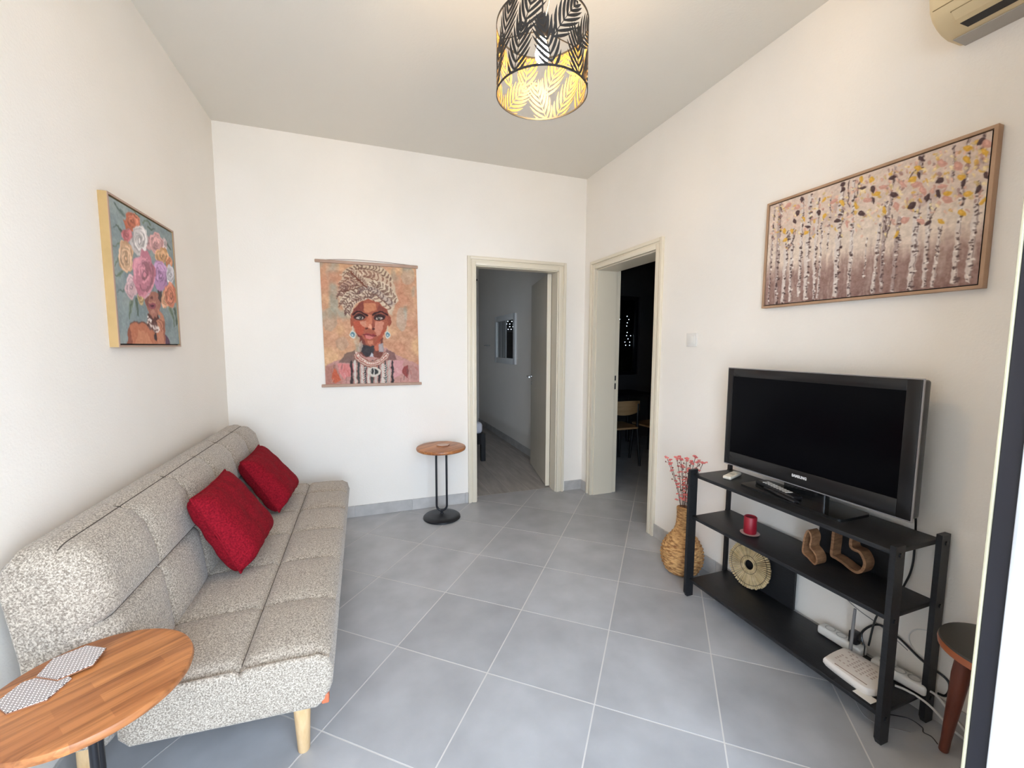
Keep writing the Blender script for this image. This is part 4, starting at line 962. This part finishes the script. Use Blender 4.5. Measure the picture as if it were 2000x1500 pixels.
# neck
cv.poly([(560, 900), (770, 900), (775, 1040), (745, 1090), (600, 1080), (560, 1040)], (120, 68, 56))
cv.poly([(570, 960), (660, 985), (690, 980), (680, 1080), (610, 1075), (570, 1030)], (62, 56, 58)); cv.poly([(690, 975), (745, 930), (770, 1020), (700, 1030)], (190, 105, 80)); cv.poly([(640, 1080), (670, 1030), (690, 1085)], (190, 186, 190)); cv.poly([(740, 960), (772, 950), (775, 1030), (735, 1040)], (170, 172, 175), .8)
cv.poly([(548, 960), (575, 930), (590, 990), (565, 1040), (548, 1010)], (185, 170, 155), .7)
# necklace
for w_, c_ in ((62, (150, 92, 78)), (46, (196, 168, 150)), (22, (160, 70, 58)), (9, (215, 195, 178))): cv.line([(528, 1055), (570, 1110), (660, 1145), (750, 1115), (815, 1045)], w_, c_)
for k in range(16):
    t = k/15; cv.ell(530+285*t, 1050+92*math.sin(math.pi*t), 8, 8, (230, 215, 200), .9)
# turban
TB = [(450, 280), (520, 250), (600, 222), (720, 228), (800, 278), (860, 370), (897, 500), (880, 600), (850, 700), (815, 665), (760, 590), (700, 560), (640, 545), (560, 560), (505, 620), (475, 700), (450, 720), (425, 670), (385, 590), (358, 500), (395, 410), (395, 320), (420, 290)]
cv.poly(TB, (196, 172, 146))
rs = cv.rs
mask0 = cv.a.copy()
def fold(p, w, lite, dark, n, amp):
    P = smooth_path([(*q, 0) for q in p], 8); cv.line(p, w, lite)
    cv.line([(q[0]-w*.42, q[1]+w*.28) for q in p], 8, (112, 74, 58), .8)
    for k in range(n):
        i = int((k+.5)/n*(len(P)-2)); q = P[i]; t = (P[i+1]-q).normalized(); nn = Vector((-t.y, t.x, 0))
        cv.line([(q+nn*w*.42-t*amp)[:2], (q+t*amp)[:2], (q-nn*w*.42-t*amp)[:2]], 11, dark, .8)
    for k in range(n):
        i = rs.randint(len(P)-2); q = P[i]+Vector((rs.randn()*w*.2, rs.randn()*w*.2, 0)); a_ = rs.rand()*6.28
        cv.line([(q.x, q.y), (q.x+16*math.cos(a_), q.y+12*math.sin(a_)), (q.x+26*math.cos(a_+.8), q.y+20*math.sin(a_+.8))], 8, [(120, 84, 70), (226, 208, 184), (140, 108, 96)][k % 3], .7)
BR_ = (110, 78, 66); LT = (212, 192, 166)
fold([(430, 330), (520, 270), (640, 250), (760, 290), (840, 390)], 70, (205, 182, 152), BR_, 16, 10)
fold([(400, 430), (470, 350), (590, 320), (720, 350), (850, 450)], 80, (200, 172, 146), (128, 84, 66), 17, 12)
fold([(385, 530), (430, 440), (540, 400), (610, 420)], 85, (186, 152, 130), (104, 70, 62), 13, 12)
fold([(610, 440), (720, 420), (820, 480), (875, 580)], 90, LT, BR_, 15, 12)
fold([(480, 300), (560, 370), (620, 440), (720, 530), (840, 650)], 78, (208, 186, 160), (122, 84, 70), 16, 12)
fold([(405, 600), (470, 520), (560, 470), (640, 520)], 80, LT, (104, 76, 68), 12, 12)
fold([(445, 690), (470, 610), (540, 545), (640, 515), (700, 520)], 62, (206, 184, 160), (96, 66, 60), 14, 10)
fold([(560, 470), (640, 450), (740, 500), (860, 600)], 52, (186, 164, 148), (100, 78, 74), 12, 9)
cv.line([(480, 300), (600, 420), (630, 440)], 12, (120, 70, 50)); cv.line([(400, 480), (500, 460), (610, 420)], 9, (110, 70, 54))
# face
cv.poly([(505, 640), (560, 575), (640, 545), (740, 575), (800, 640), (838, 710), (815, 800), (780, 870), (735, 935), (690, 975), (660, 985), (620, 965), (570, 915), (520, 850), (490, 780), (478, 700)], (166, 92, 68))
F = [([(500, 640), (560, 580), (600, 560), (590, 660), (500, 680), (480, 740)], (122, 58, 48), .8), ([(600, 590), (700, 580), (720, 640), (640, 680), (590, 650)], (206, 138, 98), .75), ([(740, 590), (810, 660), (830, 720), (790, 700), (720, 650)], (128, 64, 52), .75),
     ([(500, 760), (560, 750), (600, 800), (590, 870), (560, 890), (510, 830)], (186, 88, 62), .85), ([(560, 760), (620, 750), (640, 800), (600, 810)], (218, 160, 132), .7), ([(700, 750), (780, 760), (770, 850), (720, 890), (690, 830)], (214, 150, 126), .75), ([(520, 850), (580, 890), (620, 960), (570, 915)], (120, 52, 44), .85),
     ([(770, 830), (800, 830), (760, 910), (720, 950), (690, 970), (720, 920)], (176, 84, 60), .8), ([(630, 690), (668, 690), (690, 790), (672, 830), (625, 820), (612, 800)], (200, 122, 92), .85), ([(665, 690), (690, 770), (694, 815), (672, 825), (668, 760)], (132, 64, 50), .7), ([(630, 925), (690, 930), (680, 965), (640, 965)], (212, 138, 108), .7)]
for p, c, a_ in F: cv.poly(p, c, a_)
cv.line([(495, 690), (545, 668), (600, 680), (632, 705)], 15, (58, 28, 26)); cv.line([(668, 698), (720, 672), (780, 672), (822, 700)], 15, (58, 28, 26))
for cx, sg in ((560, 1), (738, -1)):
    cv.ell(cx, 714, 56, 30, (66, 36, 34), .92); cv.ell(cx, 722, 34, 11, (186, 168, 156)); cv.ell(cx+4*sg, 719, 15, 14, (62, 54, 48)); cv.ell(cx+1*sg, 715, 4, 4, (235, 230, 225)); cv.line([(cx-46, 722), (cx-10, 700), (cx+28, 702), (cx+48, 722)], 7, (34, 20, 20)); cv.line([(cx-38, 732), (cx, 742), (cx+38, 732)], 4, (60, 34, 32), .8)
cv.ell(654, 800, 16, 22, (232, 172, 142), .7); cv.ell(628, 820, 15, 8, (82, 38, 34)); cv.ell(684, 820, 15, 8, (82, 38, 34)); cv.line([(612, 806), (608, 820), (620, 830)], 5, (90, 45, 38), .8)
cv.poly([(590, 878), (625, 862), (652, 868), (680, 862), (712, 878), (680, 908), (652, 915), (622, 908)], (150, 60, 60)); cv.poly([(612, 890), (652, 884), (694, 890), (676, 908), (652, 914), (624, 908)], (205, 120, 112)); cv.line([(592, 880), (652, 884), (712, 880)], 5, (80, 30, 32))
cv.ell(482, 760, 14, 45, (160, 86, 62)); cv.ell(832, 750, 14, 50, (150, 78, 58))
for cx in (497, 815):
    cv.line([(cx, 800), (cx, 850)], 5, (200, 195, 180)); cv.ell(cx, 878, 26, 36, (205, 205, 195)); cv.ell(cx, 876, 18, 25, (98, 130, 138)); cv.ell(cx, 882, 8, 11, (190, 200, 200))
cv.a += (n3[..., None]-.5)*10
cv.finish(1.5, .4, .94, .95)
sc = thing('hanging_scroll', 'hanging canvas print of a woman in a patterned turban on the back wall', 'wall art', (.068, YB, 1.05))
sx0, sx1, stz, sbz = -.278, .415, 1.985, 1.065
O = (sx0, YB-.010, stz)
cv.mesh('canvas', sc, O, (sx1-sx0+.008, 0, 0), (.010, 0, sbz-stz), PIG)
BARW = mat('pale_bar_wood', (.38, .24, .17), .55, col2=(.46, .30, .22), scale=20, stretch=(1, 8, 8))
for x0, x1, z in ((-.312, .436, 1.990), (-.296, .452, 1.060)):
    MB().box(x0, x1, YB-.022, YB-.0005, z-.011, z+.011, .004, 2).build('bar', BARW, sc, smooth=True)
MB().tube(smooth_path([(-.25, YB-.010, 2.0), (-.12, YB-.008, 2.012), (.02, YB-.006, 2.016), (.20, YB-.008, 2.012), (.39, YB-.010, 2.0)]), .0016, 6).build('string', mat('twine', (.22, .13, .09), .9), sc)

# ---------- left wall: woman crowned with flowers
cv = Canvas(210, 210, [(212, 200), (685, 468), (708, 1290), (262, 1290)], 8)
n1, n3 = cv.noise(5, 5), cv.noise(30, 30, 2)
cv.a[:] = (134, 148, 148); cv.blend(np.clip((n1-.5)*4, 0, 1), (158, 166, 160), .7); cv.blend(np.clip((.45-n1)*5, 0, 1), (112, 130, 134), .6); cv.a += (n3[..., None]-.5)*16
for p in ([(330, 350), (280, 300), (250, 255)], [(310, 480), (275, 430), (240, 440)], [(330, 560), (270, 560), (230, 575)], [(300, 760), (260, 800), (240, 800)], [(330, 900), (290, 900), (250, 915)], [(360, 960), (350, 1040), (345, 1110)], [(400, 960), (398, 1030), (402, 1080)], [(500, 430), (530, 440), (555, 430)], [(620, 520), (650, 560), (672, 600)], [(640, 1010), (665, 1080), (675, 1160)], [(680, 1020), (692, 1100), (696, 1150)], [(300, 640), (260, 680), (240, 720)], [(440, 350), (420, 330), (380, 290)], [(470, 400), (500, 380), (520, 400)]):
    cv.line(p, 24, [(92, 108, 92), (106, 124, 116), (120, 136, 108)][int(cv.rs.rand()*3)], .9, taper=True); cv.line(p, 5, (72, 86, 78), .7)
# figure
cv.poly([(315, 1290), (325, 1200), (345, 1150), (385, 1122), (430, 1135), (480, 1150), (560, 1190), (610, 1240), (625, 1290)], (196, 112, 78))
cv.poly([(315, 1290), (325, 1200), (340, 1160), (350, 1290)], (140, 72, 54), .8); cv.poly([(380, 1290), (400, 1180), (470, 1200), (500, 1290)], (214, 138, 100), .7); cv.line([(345, 1150), (385, 1124), (430, 1137), (480, 1155)], 9, (96, 56, 50), .8)
cv.poly([(575, 1240), (600, 1200), (630, 1260), (640, 1290), (575, 1290)], (92, 60, 84))
cv.poly([(475, 1060), (560, 1060), (562, 1160), (520, 1200), (470, 1160)], (92, 52, 46))
cv.poly([(460, 935), (500, 910), (560, 915), (582, 960), (575, 1020), (552, 1072), (515, 1095), (485, 1062), (466, 1000)], (172, 106, 88)); cv.poly([(462, 940), (490, 930), (490, 1040), (470, 1000)], (120, 66, 60), .7); cv.poly([(555, 880), (590, 900), (585, 990), (565, 960)], (66, 50, 48), .9)
cv.ell(510, 955, 14, 10, (110, 58, 52)); cv.ell(515, 985, 30, 9, (206, 140, 116), .7); cv.ell(515, 1012, 24, 28, (150, 70, 84)); cv.ell(514, 1012, 15, 9, (70, 24, 36)); cv.ell(515, 1060, 18, 14, (206, 142, 120), .7)
cv.poly([(545, 1290), (552, 1200), (535, 1120), (545, 1100), (575, 1090), (552, 1040), (556, 1026), (592, 1070), (604, 1110), (606, 1190), (598, 1290)], (204, 128, 96)); cv.line([(560, 1100), (585, 1120), (592, 1190)], 6, (140, 76, 58), .8); cv.line([(545, 1120), (570, 1140), (575, 1200)], 6, (140, 76, 58), .8); cv.poly([(590, 1110), (606, 1120), (604, 1260), (590, 1280)], (150, 82, 62), .7)
for k in range(34):
    t = cv.rs.rand(); cv.ell(475+80*t+cv.rs.randn()*4, 1120+90*t*(1-.2*t)+cv.rs.randn()*16, 7, 9, [(225, 205, 195), (120, 84, 80), (240, 228, 220)][k % 3], .95)
cv.ell(530, 1230, 8, 34, (60, 44, 48))
def rose(cx, cy, rx, ry, base, seed):
    rs = np.random.RandomState(seed); base = np.array(base, float)
    for k in range(9):
        a = 2*math.pi*k/9+rs.rand(); cv.ell(cx+rx*.55*math.cos(a), cy+ry*.55*math.sin(a), rx*.55, ry*.5, np.clip(base+rs.randn()*16, 0, 255), .95)
    cv.ell(cx, cy, rx*.82, ry*.82, base*.93, .85)
    for k in range(16):
        f = .88-.05*k; a = rs.rand()*6.28; q = []
        for t in np.linspace(a, a+1.3+rs.rand(), 8): q.append((cx+rx*f*math.cos(t), cy+ry*f*math.sin(t)))
        cv.line(q, max(5, rx*.16), np.clip(base*(.70 if k % 2 else 1.0)+(0 if k % 2 else 34), 0, 255), .75)
    cv.ell(cx+rx*.05, cy+ry*.08, rx*.24, ry*.24, base*.66, .9); cv.ell(cx+rx*.05, cy+ry*.04, rx*.12, ry*.14, np.clip(base*1.1, 0, 255), .9)
for i, q in enumerate([(340, 490, 38, 50, (204, 104, 108)), (385, 390, 56, 64, (218, 116, 84)), (505, 545, 30, 60, (206, 150, 150)), (625, 555, 18, 45, (222, 196, 196)), (565, 550, 50, 78, (222, 160, 158)), (600, 640, 48, 60, (228, 166, 112)), (655, 690, 24, 46, (220, 136, 92)), (660, 775, 30, 70, (206, 200, 206)), (330, 650, 56, 118, (228, 178, 136)), (435, 525, 64, 108, (222, 212, 208)), (360, 870, 44, 88, (224, 180, 184)), (430, 950, 24, 50, (196, 160, 104)), (460, 905, 44, 46, (220, 168, 182)), (612, 965, 28, 64, (226, 160, 120)), (655, 930, 42, 92, (222, 128, 96)), (585, 785, 52, 112, (196, 142, 192)), (460, 772, 80, 165, (212, 128, 146))]): rose(*q, i)
cv.finish(2.0, .5, 1.05, .85)
lp = thing('framed_painting', 'gold framed painting of a woman crowned with flowers on the left wall', 'painting', (XL, 2.32, 1.355))
PY0, PY1, PZ0, PZ1, PX = 2.035, 2.622, 1.356, 1.940, XL+.030
GOLD = mat('gold_frame', (.44, .29, .115), .45, col2=(.50, .33, .14), scale=12); FACE = mat('bronze_face', (.40, .26, .19), .45)
w = .008
mb = MB().box(XL, PX-.002, PY0, PY0+w, PZ0, PZ1).box(XL, PX-.002, PY1-w, PY1, PZ0, PZ1).box(XL, PX-.002, PY0+w, PY1-w, PZ0, PZ0+w).box(XL, PX-.002, PY0+w, PY1-w, PZ1-w, PZ1); mb.build('frame', GOLD, lp)
mb = MB(); ringbox(mb, PX-.002, PX, PY0, PY1, PZ0, PZ1, PY0+w, PY1-w, PZ0+w, PZ1-w, 0); mb.build('frame_face', FACE, lp)
MB().box(XL, PX-.012, PY0+w, PY1-w, PZ0+w, PZ1-w).build('backing', BLKF, lp)
e = w+.006
cv.mesh('canvas', lp, (PX-.003, PY0+e, PZ1-e), (0, PY1-PY0-2*e, 0), (0, 0, PZ0-PZ1+2*e), PIG)

# ---------- right wall: birch forest
cv = Canvas(430, 270, [(168, 697), (1664, 172), (1598, 1210), (148, 1360)], 5)
n1, n2, n3 = cv.noise(9, 5), cv.noise(60, 4, 2), cv.noise(60, 36, 2)
Vv = np.linspace(0, 1, cv.h)[:, None]*np.ones((1, cv.w))
cv.a[:] = (214, 190, 172); cv.blend(np.clip((n1-.48)*4, 0, 1)*(Vv < .62), (224, 200, 180), .8); cv.blend(np.clip(1-abs(Vv-.5)/.28, 0, 1), (222, 204, 184), .8)
cv.blend(np.clip((Vv-.60+.22*(n2-.5)+.08*(n1-.5))/.16, 0, 1), (150, 118, 108)); cv.blend(np.clip((Vv-.88+.2*(n2-.5))/.12, 0, 1), (126, 94, 86), .8)
cv.blend(np.clip((n2-.55)*5, 0, 1), (212, 190, 174), .35); cv.blend(np.clip((.36-n1)*6, 0, 1)*(Vv < .4), (176, 146, 138), .7); cv.a += (n3[..., None]-.5)*26
rs = cv.rs
TR = [(172, 1355, 200, 700, 9, 1), (222, 1350, 238, 672, 20, 1), (268, 1345, 292, 860, 26, 0), (316, 1335, 326, 840, 18, 0), (374, 1300, 388, 640, 20, 0), (420, 1320, 436, 620, 26, 0), (478, 1322, 492, 640, 15, 0), (505, 1310, 520, 760, 14, 0), (622, 1300, 650, 560, 32, 0), (712, 1295, 728, 520, 24, 0), (876, 1275, 912, 800, 24, 0), (935, 1272, 948, 660, 26, 1), (960, 900, 1005, 420, 14, 1), (1012, 1268, 1045, 760, 30, 1), (1130, 1250, 1165, 690, 46, 0), (1225, 1235, 1250, 640, 32, 0), (1285, 1235, 1325, 820, 26, 0), (1430, 1205, 1465, 560, 40, 0), (1530, 1200, 1580, 520, 44, 0), (1395, 520, 1400, 280, 20, 1), (1180, 480, 1190, 330, 22, 1), (1490, 520, 1500, 220, 26, 1), (1590, 400, 1600, 190, 26, 1), (815, 1170, 828, 900, 8, 0), (560, 1000, 575, 640, 8, 0)]
for xb, yb, xt, yt, w_, dk in TR:
    cv.line([(xb, yb), ((xb+xt)/2+rs.randn()*4, (yb+yt)/2), (xt, yt)], w_, (214, 200, 190) if not dk else (172, 150, 142), .92)
    cv.line([(xb+w_*.36, yb), (xt+w_*.36, yt)], w_*.22, (110, 84, 78), .55); L_ = yb-yt
    for k in range(int(L_/13)):
        t = rs.rand(); x, y = xb+(xt-xb)*t+rs.uniform(-.45, .3)*w_, yb+(yt-yb)*t; q = rs.rand()
        cv.line([(x, y), (x+w_*(.2+.5*q), y-4+rs.randn()*4)], 5+8*rs.rand(), [(70, 50, 48), (94, 72, 68), (236, 226, 216)][k % 3], .85)
for p in ([(285, 1000), (330, 915), (345, 850)], [(960, 900), (985, 790), (1000, 740)], [(700, 700), (690, 600), (695, 520)], [(1250, 800), (1270, 740), (1300, 690)], [(1100, 510), (1130, 460), (1150, 440)], [(740, 690), (760, 560), (775, 490)]): cv.line(p, 7, (84, 62, 58), .85)
def leaf_(x, y, r_, c, al=.95):
    a = rs.rand()*3.14-.4; q = r_*(.45+.35*rs.rand()); ca, sa = math.cos(a), math.sin(a)
    P = [(1.25, 0), (.5, .8), (-.2, 1), (-.8, .6), (-1, 0), (-.8, -.6), (-.2, -1), (.5, -.8)]
    cv.poly([(x+u*r_*ca-v*q*sa, y+u*r_*sa+v*q*ca) for u, v in P], c, al); cv.ell(x-r_*.2, y-r_*.2, r_*.45, q*.4, np.clip(np.array(c)+28, 0, 255), .5, a, 10)
PAL = [(212, 160, 62), (206, 154, 132), (228, 200, 134), (190, 138, 120), (222, 176, 150), (200, 170, 110), (150, 112, 104), (236, 214, 160)]
for k in range(520):
    u = rs.rand(); x = 175+u*1470; top = 690-(x-168)*.351; d = rs.beta(1.3, 2.2); y = top+25+d*(330+u*260)
    leaf_(x, y, (6+8*rs.rand())*(.75+.9*u), PAL[rs.randint(8)], .7)
for x, y in ((655, 545), (655, 580), (785, 570), (860, 575), (380, 652), (353, 740), (336, 795), (495, 738), (425, 830), (625, 788), (785, 742), (1000, 612), (862, 650), (1125, 685), (1310, 515), (1305, 606), (1472, 530), (1580, 570), (1230, 630), (990, 500), (1180, 370), (1630, 480), (1165, 480), (1240, 800), (1585, 250)):
    leaf_(x, y, 13+.010*x+4*rs.rand(), (74, 52, 52))
for x, y in ((270, 860), (275, 920), (395, 780), (530, 650), (535, 760), (650, 670), (745, 690), (775, 510), (845, 515), (890, 605), (415, 870), (1030, 875), (1160, 432), (1125, 508), (1490, 297), (1490, 375), (1455, 490), (1505, 600), (1470, 730), (1330, 790), (1370, 600), (1610, 320), (1620, 650), (940, 715), (320, 860)):
    leaf_(x, y, 13+.010*x+4*rs.rand(), (218, 164, 58))
for x, y in ((290, 690), (820, 650), (1080, 780), (1060, 540), (1150, 545), (1320, 400), (1325, 555), (1200, 580), (930, 560), (1430, 420), (1370, 640), (1020, 690), (690, 810), (600, 660), (1630, 265), (350, 700), (1190, 790)):
    leaf_(x, y, 16+.012*x+5*rs.rand(), (204, 148, 130))
cv.finish(1.2, .3, 1.02, .95)
rp_ = thing('framed_painting', 'wide wooden framed painting of a birch forest on the right wall', 'painting', (XR, 1.19, 1.565))
RY0, RY1, RZ0, RZ1, RX = .786, 1.594, 1.562, 2.078, XR-.030
WF = mat('oak_frame', (.40, .24, .14), .5, col2=(.47, .29, .18), scale=10, stretch=(1, 1, 1))
w = .011
mb = MB(); ringbox(mb, RX, XR, RY0, RY1, RZ0, RZ1, RY0+w, RY1-w, RZ0+w, RZ1-w, .0015); mb.build('frame', WF, rp_, smooth=True)
MB().box(RX+.014, XR, RY0+w, RY1-w, RZ0+w, RZ1-w).build('backing', BLKF, rp_)
e = w+.004
cv.mesh('canvas', rp_, (RX+.004, RY1-e, RZ1-e), (0, -(RY1-RY0-2*e), 0), (0, 0, RZ0-RZ1+2*e), PIG)
